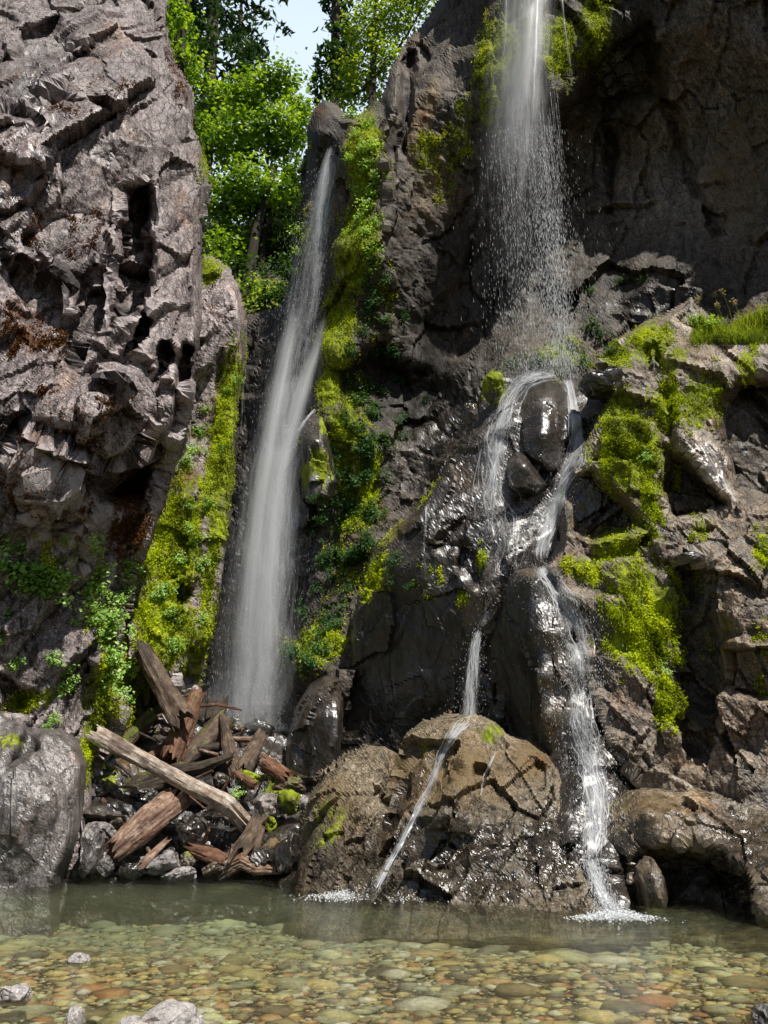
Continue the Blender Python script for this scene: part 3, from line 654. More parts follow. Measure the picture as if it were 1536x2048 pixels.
patch('boulder', [(586, 1680), (594, 1640), (612, 1600), (640, 1545), (668, 1528), (692, 1512), (735, 1488), (770, 1492), (795, 1508), (812, 1470), (850, 1440), (900, 1424), (950, 1428), (990, 1448), (1020, 1470), (1062, 1478), (1100, 1502), (1126, 1530), (1142, 1580), (1150, 1640), (1160, 1700), (1195, 1775), (1240, 1845), (1240, 1900), (1000, 1900), (780, 1905), (640, 1900), (580, 1890), (586, 1780)],
      [(900, 1432, 14.6), (900, 1470, 13.6), (830, 1480, 14.0), (800, 1520, 13.9), (740, 1500, 14.6), (660, 1550, 14.8), (600, 1660, 14.4), (700, 1600, 13.5), (760, 1600, 13.2), (860, 1560, 13.0), (960, 1520, 13.0), (1060, 1500, 13.2), (1110, 1540, 12.9), (650, 1700, 13.2), (760, 1700, 12.5),
       (880, 1650, 12.1), (980, 1620, 12.2), (1090, 1640, 12.1), (1140, 1690, 11.9), (650, 1785, 12.8), (780, 1800, 11.9), (900, 1740, 12.1), (900, 1810, 11.7), (1000, 1720, 11.8), (1050, 1815, 11.2), (1150, 1780, 11.3), (1225, 1835, 10.9), (1000, 1890, 10.9), (700, 1860, 12.0)],
      'tan', step=3.5, edge=30, roll=1.3, ragged=6, axis=(0.5, 0.3, 0.8), stretch=1.5, blocks=((1.1, 0.26), (0.42, 0.11), (0.17, 0.045), (0.08, 0.016)), rough=0.3, seed=64, tilt=0.55, base_wet=0.36, pits=0.07, smooth=False,
      dents=[([(795, 1508), (806, 1512), (790, 1620), (778, 1650), (776, 1600)], 0.5, 10), ([(810, 1650), (900, 1640), (940, 1700), (900, 1760), (790, 1740)], 0.3, 24), ([(880, 1530), (920, 1525), (925, 1560), (890, 1580)], 0.35, 12)],
      masks=[('moss', 660, 1650, 70, 130, 25, .5), ('moss', 980, 1465, 50, 20, 0, .7), ('moss', 850, 1490, 60, 60, 0, .45), ('rust', 1080, 1520, 50, 40, 20, .55), ('rust', 960, 1530, 40, 30, 0, .35), ('tan', 900, 1540, 200, 110, 0, .85), ('tan', 680, 1600, 80, 120, 0, .6), ('tan', 1060, 1520, 60, 60, 0, .9), ('wet', 1100, 1700, 110, 160, 0, .85), ('wet', 800, 1600, 30, 160, 25, .9), ('wet', 900, 1780, 300, 50, 0, .9), ('wet', 900, 1690, 300, 100, 0, .75), ('wet', 600, 1700, 40, 140, 0, .7)],
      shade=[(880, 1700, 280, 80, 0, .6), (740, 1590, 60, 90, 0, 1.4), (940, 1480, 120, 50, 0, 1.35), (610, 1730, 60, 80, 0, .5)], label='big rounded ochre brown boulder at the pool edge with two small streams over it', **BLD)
patch('boulder', [(1176, 1640), (1190, 1600), (1230, 1577), (1290, 1566), (1345, 1582), (1398, 1570), (1440, 1595), (1500, 1622), (1560, 1632), (1850, 1680), (1850, 1910), (1240, 1900), (1246, 1800), (1240, 1720), (1200, 1690)],
      [(1300, 1575, 13.0), (1240, 1590, 13.0), (1200, 1650, 12.5), (1300, 1640, 11.8), (1250, 1680, 12.0), (1400, 1580, 12.7), (1400, 1650, 11.5), (1500, 1650, 11.7), (1350, 1690, 11.3), (1300, 1700, 11.6), (1536, 1720, 10.8), (1450, 1720, 11.0), (1536, 1830, 10.2), (1300, 1840, 10.9), (1400, 1850, 10.5), (1840, 1700, 9.6), (1840, 1880, 9.2), (1260, 1800, 11.3)],
      'tan', step=3.5, edge=26, roll=1.1, ragged=5, axis=(0.9, 0.1, -0.4), stretch=1.6, blocks=((1.0, 0.15), (0.4, 0.06), (0.16, 0.025)), rough=0.2, seed=65, tilt=0.5, base_wet=0.55, smooth=False,
      dents=[([(1268, 1900), (1262, 1790), (1275, 1735), (1300, 1700), (1370, 1692), (1430, 1710), (1480, 1755), (1520, 1830), (1560, 1900)], 1.3, 26), ([(1350, 1590), (1362, 1590), (1375, 1640), (1362, 1650)], 0.3, 8)],
      masks=[('moss', 1240, 1620, 50, 40, 0, .45), ('tan', 1300, 1630, 120, 60, 0, .7), ('wet', 1480, 1720, 140, 140, 0, .85), ('wet', 1260, 1700, 40, 60, 0, .8)], shade=[(1380, 1790, 110, 80, 0, .35), (1300, 1620, 110, 60, 0, 1.5), (1400, 1600, 60, 30, 0, 1.4)], label='low rounded boulder on the right with a dark hollow at the waterline', **BLD)
patch('boulder', [(1080, 1400), (1100, 1370), (1140, 1385), (1200, 1395), (1240, 1440), (1290, 1530), (1330, 1560), (1320, 1600), (1260, 1640), (1240, 1720), (1262, 1800), (1258, 1900), (1190, 1890), (1150, 1780), (1120, 1640), (1090, 1540), (1076, 1460)],
      [(1110, 1385, 14.7), (1150, 1410, 14.1), (1210, 1440, 13.9), (1250, 1520, 13.3), (1310, 1570, 13.2), (1180, 1530, 13.2), (1130, 1530, 13.5), (1200, 1620, 12.5), (1150, 1640, 12.6), (1190, 1720, 12.1), (1230, 1790, 11.6), (1220, 1840, 11.1), (1250, 1660, 12.4), (1225, 1890, 10.9)],
      'wet', step=3.5, edge=22, roll=0.9, ragged=6, axis=(0.5, 0.2, 0.8), stretch=1.8, blocks=((0.8, 0.16), (0.3, 0.07), (0.13, 0.025)), rough=0.2, seed=66, base_wet=0.8, masks=[('tan', 1250, 1500, 60, 60, 0, .8), ('moss', 1240, 1470, 40, 30, 0, .3)],
      shade=[(1160, 1430, 60, 50, 0, 1.6), (1230, 1490, 60, 60, 0, 1.5)], label='wet brown rock that the right hand spray splashes down', **BLD)
patch('boulder', [(-260, 1400), (-60, 1400), (0, 1408), (40, 1432), (70, 1446), (128, 1456), (160, 1478), (176, 1530), (170, 1600), (160, 1660), (150, 1700), (128, 1752), (118, 1800), (118, 1900), (-260, 1900)],
      [(0, 1420, 14.1), (70, 1460, 13.9), (140, 1490, 14.0), (165, 1600, 13.9), (100, 1600, 13.2), (0, 1550, 13.2), (40, 1680, 13.1), (130, 1700, 13.4), (0, 1770, 13.2), (100, 1780, 13.3), (-250, 1450, 13.0), (-250, 1780, 12.3)],
      'grey', step=3.5, edge=26, roll=1.0, ragged=5, axis=(-0.3, 0.2, 1), stretch=2.0, blocks=((0.9, 0.16), (0.35, 0.07), (0.14, 0.025)), rough=0.2, facw=0.15, chipw=0.9, seed=67, base_wet=0.72, smooth=False,
      dents=[([(60, 1446), (72, 1446), (70, 1500), (40, 1520), (20, 1530), (40, 1490)], 0.4, 10)],
      masks=[('moss', 20, 1480, 50, 40, 0, .65)], shade=[(130, 1620, 50, 140, 8, 1.5)], label='large smooth grey boulder at the left edge of the pool', **BLD)  # right side lightened in the colour to read as glare
patch('boulder', [(566, 1540), (575, 1470), (592, 1415), (618, 1372), (650, 1350), (676, 1356), (688, 1400), (684, 1470), (676, 1570), (600, 1580)],
      [(640, 1360, 17.3), (640, 1430, 16.6), (590, 1470, 17.0), (650, 1540, 16.5), (600, 1550, 16.8)], 'wet', step=3.5, edge=22, roll=0.8, ragged=5, blocks=((0.7, 0.14), (0.25, 0.06), (0.12, 0.03)), rough=0.16, seed=68, base_wet=0.95,
      shade=[(650, 1400, 50, 60, 0, 1.8)], label='upright wet black rock right of the foot of the slender waterfall', **BLD)
patch('boulder', [(598, 870), (612, 836), (630, 822), (650, 826), (654, 870), (668, 920), (680, 965), (664, 1000), (640, 1010), (604, 1000), (598, 940)],
      [(630, 830, 19.4), (630, 880, 18.6), (660, 950, 18.8), (610, 980, 18.9), (640, 990, 18.6)], 'wet', step=3.5, edge=18, roll=0.8, ragged=7, axis=(0, 0, 1), blocks=((0.6, 0.18), (0.25, 0.07), (0.12, 0.03)), rough=0.2, seed=69, base_wet=0.6,
      masks=[('moss', 648, 850, 14, 30, 0, 1), ('moss', 640, 930, 34, 60, -10, .85), ('moss', 612, 950, 18, 50, 0, .8)], shade=[(620, 850, 20, 30, 0, 1.6)], label='mossy rock spur jutting beside the middle of the slender waterfall', **BLD)

BV = BVHTree.FromPolygons(np.concatenate(ALLV).tolist(), np.concatenate(ALLF).tolist())


def hit(u, v, default=18.0, off=0.0):
    """point and normal of the rock seen at a photo pixel"""
    d = at(u, v, 10.0) - CAM
    d = Vector(d).normalized()
    p, n, i, dist = BV.ray_cast(Vector(CAM), d)
    if p is None:
        return np.array(at(u, v, default)), np.array([0, -1.0, 0.2])
    if n.dot(d) > 0: n = -n
    return np.array(p) - np.array(d) * off, np.array(n)
# ------------------------------------------------------------------ pool
def water_y(v):
    return CAMZ / math.tan(math.atan((v - 1024) / F) - PITCH)


def bed_z(x, y):
    y = np.asarray(y, float)
    return -np.interp(y, [2, 5, 6.5, 8, 9.5, 11, 13, 20], [0.12, 0.14, 0.17, 0.22, 0.32, 0.5, 0.7, 0.8]) - 0.03 * np.sin(x * 1.3 + y)


def bed_material():
    t = NT('gravel_bed')
    co = t.n('NewGeometry').outputs['Position']
    y = t.n('SeparateXYZ', Vector=co).outputs[1]
    vo = t.n('TexVoronoi', Vector=t.mapping(co, (16, 19, 4)), Scale=1.0)
    col = t.ramp(t.n('SeparateColor', i0=vo.outputs['Color']).outputs[0], [(0.0, (0.03, 0.025, 0.016)), (0.35, (0.08, 0.065, 0.036)), (0.6, (0.12, 0.10, 0.055)), (0.8, (0.07, 0.07, 0.05)), (1.0, (0.12, 0.07, 0.04))], 'CONSTANT')
    silt = t.ramp(t.noise(co, 0.8, 5), [(0.35, (0.20, 0.23, 0.13)), (0.65, (0.50, 0.58, 0.42))])
    col = t.mix(t.math('MULTIPLY', t.step(y, 8.6, 11.5), 0.85), col, silt)
    return t.done(t.n('BsdfPrincipled', Base_Color=col, Roughness=0.8, Normal=t.n('Bump', Strength=0.6, Distance=0.03, Height=vo.outputs['Distance'])))


xs = np.arange(-40, 40.1, 0.5); ys = np.concatenate([np.arange(-30, 2, 2.0), np.arange(2, 20, 0.4), np.arange(20, 60, 4)])
gx, gy = np.meshgrid(xs, ys)
bz = bed_z(gx, gy)
bz = np.where(gy < 3.2, bz + (3.2 - gy) * 0.2, bz)
bz = np.minimum(bz, 0.5)
ii = np.arange(gx.size).reshape(gx.shape)
fq = np.stack([ii[:-1, :-1], ii[:-1, 1:], ii[1:, 1:], ii[1:, :-1]], -1).reshape(-1, 4)
obj('ground', mesh_np('ground', np.stack([gx.ravel(), gy.ravel(), bz.ravel()], -1), fq, [bed_material()], True), label='gravel bed of the clear pool and the bank around it', kind='structure')


def water_material():
    t = NT('clear_water')
    co = t.n('NewGeometry').outputs['Position']
    n = t.math('ADD', t.noise(t.mapping(co, (1.0, 2.6, 1)), 2.4, 6, 0.65, 0.6), t.math('MULTIPLY', t.noise(t.mapping(co, (2.0, 5.0, 1)), 5.0, 4, 0.65), 0.45))
    bp = t.n('Bump', Strength=1.0, Distance=0.06, Height=n)
    fr = t.n('Fresnel', IOR=1.33, Normal=bp)
    y = t.n('SeparateXYZ', Vector=co).outputs[1]
    tint = t.mix(t.step(y, 7.5, 12.0), (0.96, 0.96, 0.93), (0.86, 0.90, 0.83))
    rf = t.n('BsdfRefraction', Color=(0.97, 0.98, 0.95), IOR=1.33, Roughness=0.0, Normal=bp)
    tr = t.n('MixShader', i0=0.3, i1=t.n('BsdfTransparent', Color=tint), i2=rf)
    gl = t.n('BsdfGlossy', Color=(1, 1, 1), Roughness=0.04, Normal=bp)
    return t.done(t.n('MixShader', i0=t.math('MULTIPLY', fr.outputs[0], 0.6), i1=tr, i2=gl))


obj('water', mesh_np('water', np.array([[-40, 2.5, 0], [40, 2.5, 0], [40, 24, 0], [-40, 24, 0]], float), np.array([[0, 1, 2, 3]]), [water_material()]), label='clear shallow pool at the foot of the falls', kind='structure')


def stone_mesh(name, seed, mat, sub=3, amp=0.22, flat=1.0, angular=0.0):
    import bmesh
    bm = bmesh.new(); bmesh.ops.create_icosphere(bm, subdivisions=sub, radius=1.0)
    me = bpy.data.meshes.new(name); bm.to_mesh(me); bm.free()
    V = np.zeros(len(me.vertices) * 3, np.float32); me.vertices.foreach_get('co', V); V = V.reshape(-1, 3).astype(float)
    d = fbm(V * 0.9 + seed * 5.3, 4, seed) * amp * 1.6
    if angular:
        f, c = facets(V / 0.9 + seed * 1.7, seed, 0.7); d = d + f * angular
        f, c = facets(V / 0.35 + seed * 1.7, seed + 9, 0.7); d = d + f * angular * 0.3
        # cut by planes so that it reads as broken stone
        r = np.random.default_rng(seed)
        for k in range(9):
            n = r.normal(size=3); n /= np.linalg.norm(n)
            h = r.uniform(0.62, 0.9)
            over = np.maximum(V @ n - h, 0)
            V = V - n * over[:, None] * 0.85
    V = V * (1 + d)[:, None]
    me.vertices.foreach_set('co', V.astype(np.float32).ravel()); me.update()
    me.polygons.foreach_set('use_smooth', np.full(len(me.polygons), not angular))
    if mat: me.materials.append(mat)
    n = len(V)
    return me


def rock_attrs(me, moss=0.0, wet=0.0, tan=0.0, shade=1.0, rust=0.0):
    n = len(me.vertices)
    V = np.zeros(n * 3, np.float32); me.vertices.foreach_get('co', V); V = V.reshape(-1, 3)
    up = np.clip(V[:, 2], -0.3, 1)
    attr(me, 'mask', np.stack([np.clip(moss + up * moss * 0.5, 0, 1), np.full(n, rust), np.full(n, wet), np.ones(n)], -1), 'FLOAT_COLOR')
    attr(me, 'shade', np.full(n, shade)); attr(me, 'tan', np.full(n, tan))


def pebble_material(name, per_object):
    t = NT(name)
    rnd = t.n('ObjectInfo').outputs['Random'] if per_object else t.n('NewGeometry').outputs['Random Per Island']
    co = t.n('NewGeometry').outputs['Position']
    y = t.n('SeparateXYZ', Vector=co).outputs[1]
    cols = [tuple(min(0.85, x * g) for x, g in zip(c, (3.5, 3.35, 2.8))) for c in [(0.10, 0.085, 0.05), (0.24, 0.21, 0.10), (0.17, 0.16, 0.085), (0.05, 0.045, 0.036), (0.30, 0.27, 0.16), (0.13, 0.14, 0.10), (0.17, 0.09, 0.045), (0.075, 0.065, 0.045), (0.20, 0.18, 0.08), (0.34, 0.32, 0.22), (0.09, 0.10, 0.07), (0.21, 0.15, 0.08), (0.15, 0.13, 0.07), (0.19, 0.20, 0.13)]]
    col = t.ramp(rnd, [(i / len(cols), c) for i, c in enumerate(cols)], 'CONSTANT')
    n = t.noise(co, 22, 5, 0.7)
    col = t.mix(t.step(n, 0.5, 0.7), col, t.mix(1.0, col, (1.6, 1.5, 1.25), 'MULTIPLY'))
    col = t.mix(t.step(n, 0.45, 0.3), col, t.mix(1.0, col, (0.55, 0.5, 0.45), 'MULTIPLY'))
    col = t.mix(t.math('MULTIPLY', t.step(y, 8.6, 11.8), 0.55), col, (0.42, 0.50, 0.35))
    return t.done(t.n('BsdfPrincipled', Base_Color=col, Roughness=0.75))


peb1, peb2 = pebble_material('river_stone', True), pebble_material('river_stone_far', False)
protos = []
for k in range(14):
    protos.append(stone_mesh('river_stone', 200 + k, peb1, 2, 0.3))
spots = []
yy = 4.2
while yy < 14.6:
    stp = 0.034 + 0.0038 * yy
    half = 0.58 * yy + 1.0
    x = -half
    while x < half:
        spots.append((x + random.uniform(-.06, .06), yy + random.uniform(-.06, .06)))
        x += stp * random.uniform(0.8, 1.5)
    yy += stp * 0.85
spots.sort(key=lambda s: s[1])
vis = [s for s in spots if s[1] > 5.5 and abs(s[0]) < 0.55 * s[1]]
first = set(vis[:300])
STONE_LABEL = 'rounded river stone lying under clear water at the near edge of the pool'
SV, SF, nv = [], [], 0
pv = []
for me in [stone_mesh('far_stone', 220 + k, None, 1, 0.3) for k in range(14)]:
    a = np.zeros(len(me.vertices) * 3, np.float32); me.vertices.foreach_get('co', a)
    b = np.zeros(len(me.polygons) * 3, np.int32); me.loops.foreach_get('vertex_index', b)
    pv.append((a.reshape(-1, 3).astype(float), b.reshape(-1, 3)))
for (x, y) in spots:
    k = random.randrange(14); s = random.choice((0.011, 0.014, 0.018, 0.023, 0.032, 0.06)) * (0.80 + 0.04 * y) * random.uniform(0.85, 1.2) * (random.uniform(1.8, 3.2) if random.random() < 0.05 else 1)
    sx, sy, sz = s * random.uniform(1.0, 1.5), s * random.uniform(0.8, 1.1), s * random.uniform(0.2, 0.34)
    rz = random.uniform(-0.6, 0.6)
    z = float(bed_z(x, y)) + sz * 0.35 + random.uniform(0, 0.02)
    if (x, y) in first:
        o = obj('river_stone', protos[k], None, (x, y, z), STONE_LABEL, 'stone', 'stones on the bed of the pool')
        o.scale = (sx, sy, sz); o.rotation_euler = (random.uniform(-.15, .15), random.uniform(-.15, .15), rz)
    else:
        a, b = pv[k]; c, q = math.cos(rz), math.sin(rz)
        P = a * np.array([sx, sy, sz]); P = np.stack([P[:, 0] * c - P[:, 1] * q + x, P[:, 0] * q + P[:, 1] * c + y, P[:, 2] + z], -1)
        SV.append(P); SF.append(b + nv); nv += len(P)
obj('river_stones_bed', mesh_np('river_stones_bed', np.concatenate(SV), np.concatenate(SF), [peb2], True), label='bed of mixed olive tan and rust river stones farther out under the water', cat='river stones', kind='stuff')


def rock(u, v, ru, rv, Y, mat, label, group=None, seed=0, moss=0.0, wet=0.5, tan=0.0, shade=1.0, angular=0.12, deep=1.0, rot=0.0, name='boulder', sub=4):
    me = stone_mesh(name, seed, M[mat], sub, 0.16, 1, angular)
    rock_attrs(me, moss, wet, tan, shade)
    s = float(px_size(v, Y))
    p = at(u, v, Y)
    o = obj(name, me, None, tuple(p), label, 'boulder' if name == 'boulder' else 'stone', group)
    o.scale = (ru * s, (ru + rv) * 0.5 * s * deep, rv * s); o.rotation_euler = (0, R(rot), random.uniform(-0.5, 0.5))
    return o


# stones that break the water near the camera
rock(155, 1919, 27, 13, water_y(1922), 'pale', 'white rounded stone alone in the shallow water near the left edge', seed=301, wet=0.0, angular=0.05, name='river_stone')
rock(24, 1990, 38, 20, water_y(1994), 'grey', 'grey pink stone breaking the water at the lower left edge', seed=302, wet=0.1, angular=0.1, name='river_stone', shade=1.5)
rock(150, 2040, 17, 26, water_y(2050), 'pale', 'small pointed white stone at the bottom left of the shallows', seed=303, wet=0.0, angular=0.12, name='river_stone')
rock(262, 2052, 36, 20, water_y(2060), 'pale', 'flat white stone leaning against the biggest white stone at the bottom edge', seed=304, wet=0.0, angular=0.08, name='river_stone')
rock(348, 2056, 74, 38, water_y(2064), 'pale', 'biggest white stone at the bottom edge of the shallows', seed=305, wet=0.0, angular=0.08, name='river_stone')
rock(1530, 2040, 24, 26, water_y(2062), 'grey', 'dark pointed stone at the bottom right corner', seed=306, wet=0.6, angular=0.15, name='river_stone', shade=0.6)

# boulders of the rubble under the driftwood
RUB = [
 (538, 1606, 30, 26, 15.6, 'grey', 0.15, .5, 0, 1.1, 'grey faceted boulder above the right end of the pale log'),
 (385, 1664, 31, 27, 15.1, 'wet', 0.0, .95, 0, .9, 'black wet boulder behind the broken brown log'),
 (362, 1748, 42, 15, 14.5, 'grey', 0.0, .3, .2, 1.2, 'flat grey rock at the waterline below the driftwood'),
 (322, 1722, 46, 22, 14.6, 'grey', 0.0, .4, .1, .9, 'sloping grey slab beside the splintered plank'),
 (204, 1664, 31, 20, 14.9, 'grey', 0.0, .4, 0, .9, 'grey boulder left of the broken brown log'),
 (178, 1702, 26, 48, 14.2, 'grey', 0.0, .7, 0, .8, 'tall wet boulder between the big grey boulder and the log pile'),
 (245, 1537, 17, 13, 16.4, 'tan', 0.1, .1, .9, 1.3, 'tan stone under the left part of the pale log'),
 (224, 1530, 11, 11, 16.3, 'grey', 0.0, .3, .3, 1.0, 'small rounded stone beside the tan stone under the pale log'),
 (197, 1580, 20, 22, 15.7, 'wet', 0.0, .8, 0, 1.0, 'dark wet boulder at the left end of the mossy dark log'),
 (232, 1642, 16, 13, 15.2, 'tan', 0.2, .3, .5, .8, 'small tan stone in the shade behind the broken brown log'),
 (552, 1694, 26, 16, 14.7, 'tan', 0.1, .2, .7, 1.1, 'tan stone right of the grey stump'),
 (546, 1716, 18, 16, 14.5, 'grey', 0.0, .5, .2, 1.0, 'small grey stone below the tan stone near the stump'),
 (582, 1572, 38, 17, 16.0, 'tan', 0.35, .5, .5, .9, 'brown boulder above the left shoulder of the ochre boulder'),
 (441, 1558, 17, 17, 16.2, 'tan', 0.3, .6, .3, .8, 'round stone behind the pale log under the splintered trunk'),
 (612, 1606, 13, 16, 15.4, 'grey', 0.0, .4, 0, 1.0, 'small grey stone next to the ochre boulder top left'),
 (424, 1738, 22, 14, 14.5, 'tan', 0.2, .6, .3, .9, 'brown stone left of the gnarled root'),
 (376, 1722, 20, 18, 14.7, 'tan', 0.4, .5, .2, .8, 'mossy brown stone above the flat grey rock'),
 (576, 1706, 27, 36, 14.3, 'wet', 0.1, .7, 0, .7, 'dark boulder between the stump and the ochre boulder'),
 (294, 1392, 14, 32, 18.0, 'wet', 0.55, .4, 0, 1.2, 'mossy upright stone left of the leaning mossy log'),
 (378, 1394, 16, 15, 17.9, 'wet', 0.1, .6, 0, 1.2, 'dark stone at the top of the leaning mossy log'),
 (472, 1462, 24, 11, 18.0, 'tan', 0.3, .7, .5, 1.2, 'wet brown stone in the spray behind the splintered trunk'),
 (580, 1604, 20, 26, 15.5, 'wet', 0.65, .5, 0, .9, 'moss topped stone left of the ochre boulder'),
 (535, 1648, 19, 18, 15.3, 'wet', 0.75, .5, 0, .9, 'moss covered stone just above the grey stump'),
 (500, 1560, 26, 18, 16.2, 'wet', 0.6, .6, 0, .8, 'dark mossy stone under the reddish slab'),
 (395, 1590, 24, 18, 16.0, 'wet', 0.1, .8, 0, .7, 'wet black stone in the gap below the dark splintered log'),
 (290, 1590, 26, 20, 15.9, 'wet', 0.2, .7, 0, .6, 'black stone in the dark gap behind the broken brown log'),
 (410, 1704, 16, 18, 15.0, 'wet', 0.2, .8, 0, .8, 'small wet stone behind the red brown slab of wood'),
 (455, 1600, 20, 14, 15.8, 'tan', 0.2, .6, .2, .8, 'brown stone under the middle of the pale log'),
 (210, 1735, 20, 18, 14.2, 'grey', 0.0, .7, 0, .8, 'small grey stone at the little trickle by the waterline'),
 (262, 1742, 26, 16, 14.2, 'wet', 0.0, .8, 0, .8, 'dark low stone under the lower end of the broken brown log'),
 (440, 1420, 20, 16, 18.6, 'wet', 0.0, .95, 0, 1.0, 'black stone pounded by the foot of the slender waterfall'),
 (470, 1440, 14, 12, 18.4, 'wet', 0.0, .95, 0, 1.0, 'small black stone right of the pounded stone at the foot of the slender waterfall'),
 (520, 1452, 26, 12, 18.3, 'wet', 0.0, .95, 0, 1.0, 'low wet stone in the foam right of the foot of the slender waterfall'),
]
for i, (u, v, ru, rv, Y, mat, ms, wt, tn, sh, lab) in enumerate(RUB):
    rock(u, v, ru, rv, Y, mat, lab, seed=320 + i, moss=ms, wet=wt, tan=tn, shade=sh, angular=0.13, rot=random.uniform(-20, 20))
rock(1300, 1780, 26, 60, 11.35, 'tan', 'upright brown stone standing inside the dark hollow of the low right boulder', seed=380, wet=0.6, angular=0.05, tan=0.5, shade=1.2)
rock(1372, 1118, 30, 12, 13.0, 'wet', 'small flat slab lying on the ledge right of the hanging moss', seed=381, wet=0.8, angular=0.12)
rock(990, 775, 22, 34, 17.2, 'wet', 'moss coated knob at the upper left of the glistening dome boulder', seed=382, moss=0.7, wet=0.6, angular=0.08)
rock(937, 828, 18, 26, 17.0, 'tan', 'brown wet stone on the crest of the ridge left of the cascade', seed=383, moss=0.0, wet=0.8, angular=0.14)
rock(1206, 760, 52, 30, 15.6, 'wet', 'dark lumpy rock right of the dome boulder under the mossy lip', seed=384, moss=0.1, wet=0.9, angular=0.1)


# ------------------------------------------------------------------ driftwood
def log(path, radii, mat, label, moss=0.0, flat=1.0, jag=0.7, seed=0, name='driftwood_log', cat='log', groove=0.07, segs=36, jag0=None):
    """path: [(u, v, Y)], radii in photo px"""
    P = [at(*p) for p in path]
    A, B = Vector(P[0]), Vector(P[-1])
    ax = (B - A).normalized(); q = ax.to_track_quat('Z', 'Y'); mid = (A + B) / 2
    qi = q.inverted()
    L = [qi @ (Vector(p) - mid) for p in P]
    rad = [r * float(px_size(p[1], p[2])) for r, p in zip(radii, path)]
    z0, z1 = L[0].z, L[-1].z
    rings = max(14, int((z1 - z0) / 0.035))
    zz = np.linspace(z0, z1, rings)
    Lz = [p.z for p in L]
    cx = np.interp(zz, Lz, [p.x for p in L]); cy = np.interp(zz, Lz, [p.y for p in L]); rr = np.interp(zz, Lz, rad)
    th = np.linspace(0, 2 * math.pi, segs, endpoint=False)
    T, Z = np.meshgrid(th, zz)
    RR = np.repeat(rr[:, None], segs, 1)
    n = np.stack([np.cos(T) * 1.0 + seed, np.sin(T) * 1.0, Z * 0.9 + seed * 2.1], -1).reshape(-1, 3)
    g = np.stack([np.cos(T) * 5.5, np.sin(T) * 5.5 + seed, Z * 1.1], -1).reshape(-1, 3)
    k = 1 + 0.20 * fbm(n, 3, seed) + groove * fbm(g, 4, seed + 3, 0.65)
    f, _ = facets(np.stack([np.cos(T) * 1.6, np.sin(T) * 1.6, Z * 0.8 + seed], -1).reshape(-1, 3), seed, 0.3)
    k = k + 0.06 * f + 0.10 * fbm(n * 2.6, 4, seed + 21, 0.6)
    RR = RR * k.reshape(T.shape)
    # torn ends
    t = (Z - z0) / (z1 - z0)
    je = fbm(np.stack([np.cos(th) * 3.2 + seed, np.sin(th) * 3.2, th * 0], -1), 3, seed + 9, 0.7)
    e = np.clip((t - 0.72) / 0.28, 0, 1); b = np.clip((0.28 - t) / 0.28, 0, 1)
    zs = Z + je[None, :] * rad[-1] * jag * 2.2 * e ** 2 - je[None, ::-1] * rad[0] * (jag if jag0 is None else jag0) * 2.2 * b ** 2
    X = cx[:, None] + np.cos(T) * RR; Yc = cy[:, None] + np.sin(T) * RR * flat
    V = np.stack([X, Yc, zs], -1).reshape(-1, 3)
    idx = np.arange(rings * segs).reshape(rings, segs)
    F4 = np.stack([idx[:-1], np.roll(idx[:-1], -1, 1), np.roll(idx[1:], -1, 1), idx[1:]], -1).reshape(-1, 4)
    # sunken caps
    ends = []
    for row, z, sg in ((0, z0, 1), (rings - 1, z1, -1)):
        c = V[idx[row]].mean(0); inn = c + (V[idx[row]] - c) * 0.5; inn[:, 2] += sg * rr[row] * 0.35
        o0 = len(V); V = np.concatenate([V, inn, [c + np.array([0, 0, sg * rr[row] * 0.15])]])
        i2 = np.arange(o0, o0 + segs)
        a = idx[row]
        F4 = np.concatenate([F4, np.stack([a, i2, np.roll(i2, -1), np.roll(a, -1)], -1)])
        ends.append((i2, o0 + segs))
    tri = []
    for i2, c in ends:
        for j in range(0, segs, 2):
            tri.append([i2[j], i2[(j + 1) % segs], i2[(j + 2) % segs], c])
    F4 = np.concatenate([F4, np.array(tri)])
    me = mesh_np(name, V, F4, [M[mat]])
    attr(me, 'moss', np.full(len(V), moss))
    o = obj(name, me, None, mid, label, cat)
    o.rotation_mode = 'QUATERNION'; o.rotation_quaternion = q
    return o


log([(190, 1467, 15.4), (330, 1545, 15.1), (462, 1614, 15.0), (496, 1652, 15.2)], [18, 15, 19, 16], 'wood_bleached', 'long bleached log lying diagonally across the whole driftwood pile', 0.12, seed=1)
log([(228, 1704, 14.3), (290, 1650, 14.7), (352, 1600, 15.3)], [22, 29, 27], 'wood_pinkish', 'thick broken pinkish brown log pointing down to the water', -0.6, seed=2, groove=0.10)
log([(186, 1612, 15.9), (270, 1578, 16.1), (372, 1545, 16.4)], [20, 26, 24], 'wood_dark', 'dark mossy log in the shade below the bleached log', 0.45, seed=3)
log([(284, 1298, 16.7), (322, 1368, 16.6), (364, 1440, 16.4)], [16, 20, 24], 'wood_brown', 'grey brown log leaning on the mossy wall with moss along its left side', 0.2, seed=4, jag=0.8)
log([(344, 1520, 16.5), (366, 1460, 17.0), (394, 1390, 17.5)], [25, 23, 15], 'wood_red', 'thick rust brown log with green moss standing tilted in the pile', 0.38, seed=5)
log([(250, 1486, 16.9), (306, 1430, 17.2)], [17, 13], 'wood_brown', 'short mossy log left of the thick rust brown log', 0.62, seed=6, jag=0.7)
log([(366, 1524, 16.8), (446, 1448, 17.5)], [17, 24], 'wood_brown', 'dark brown log behind the splintered trunk', 0.42, seed=7)
log([(444, 1432, 17.2), (456, 1490, 16.8), (474, 1556, 16.3)], [5, 13, 16], 'wood_brown', 'upright splintered trunk in the middle of the pile', -0.4, seed=8, groove=0.13, jag=1.6)
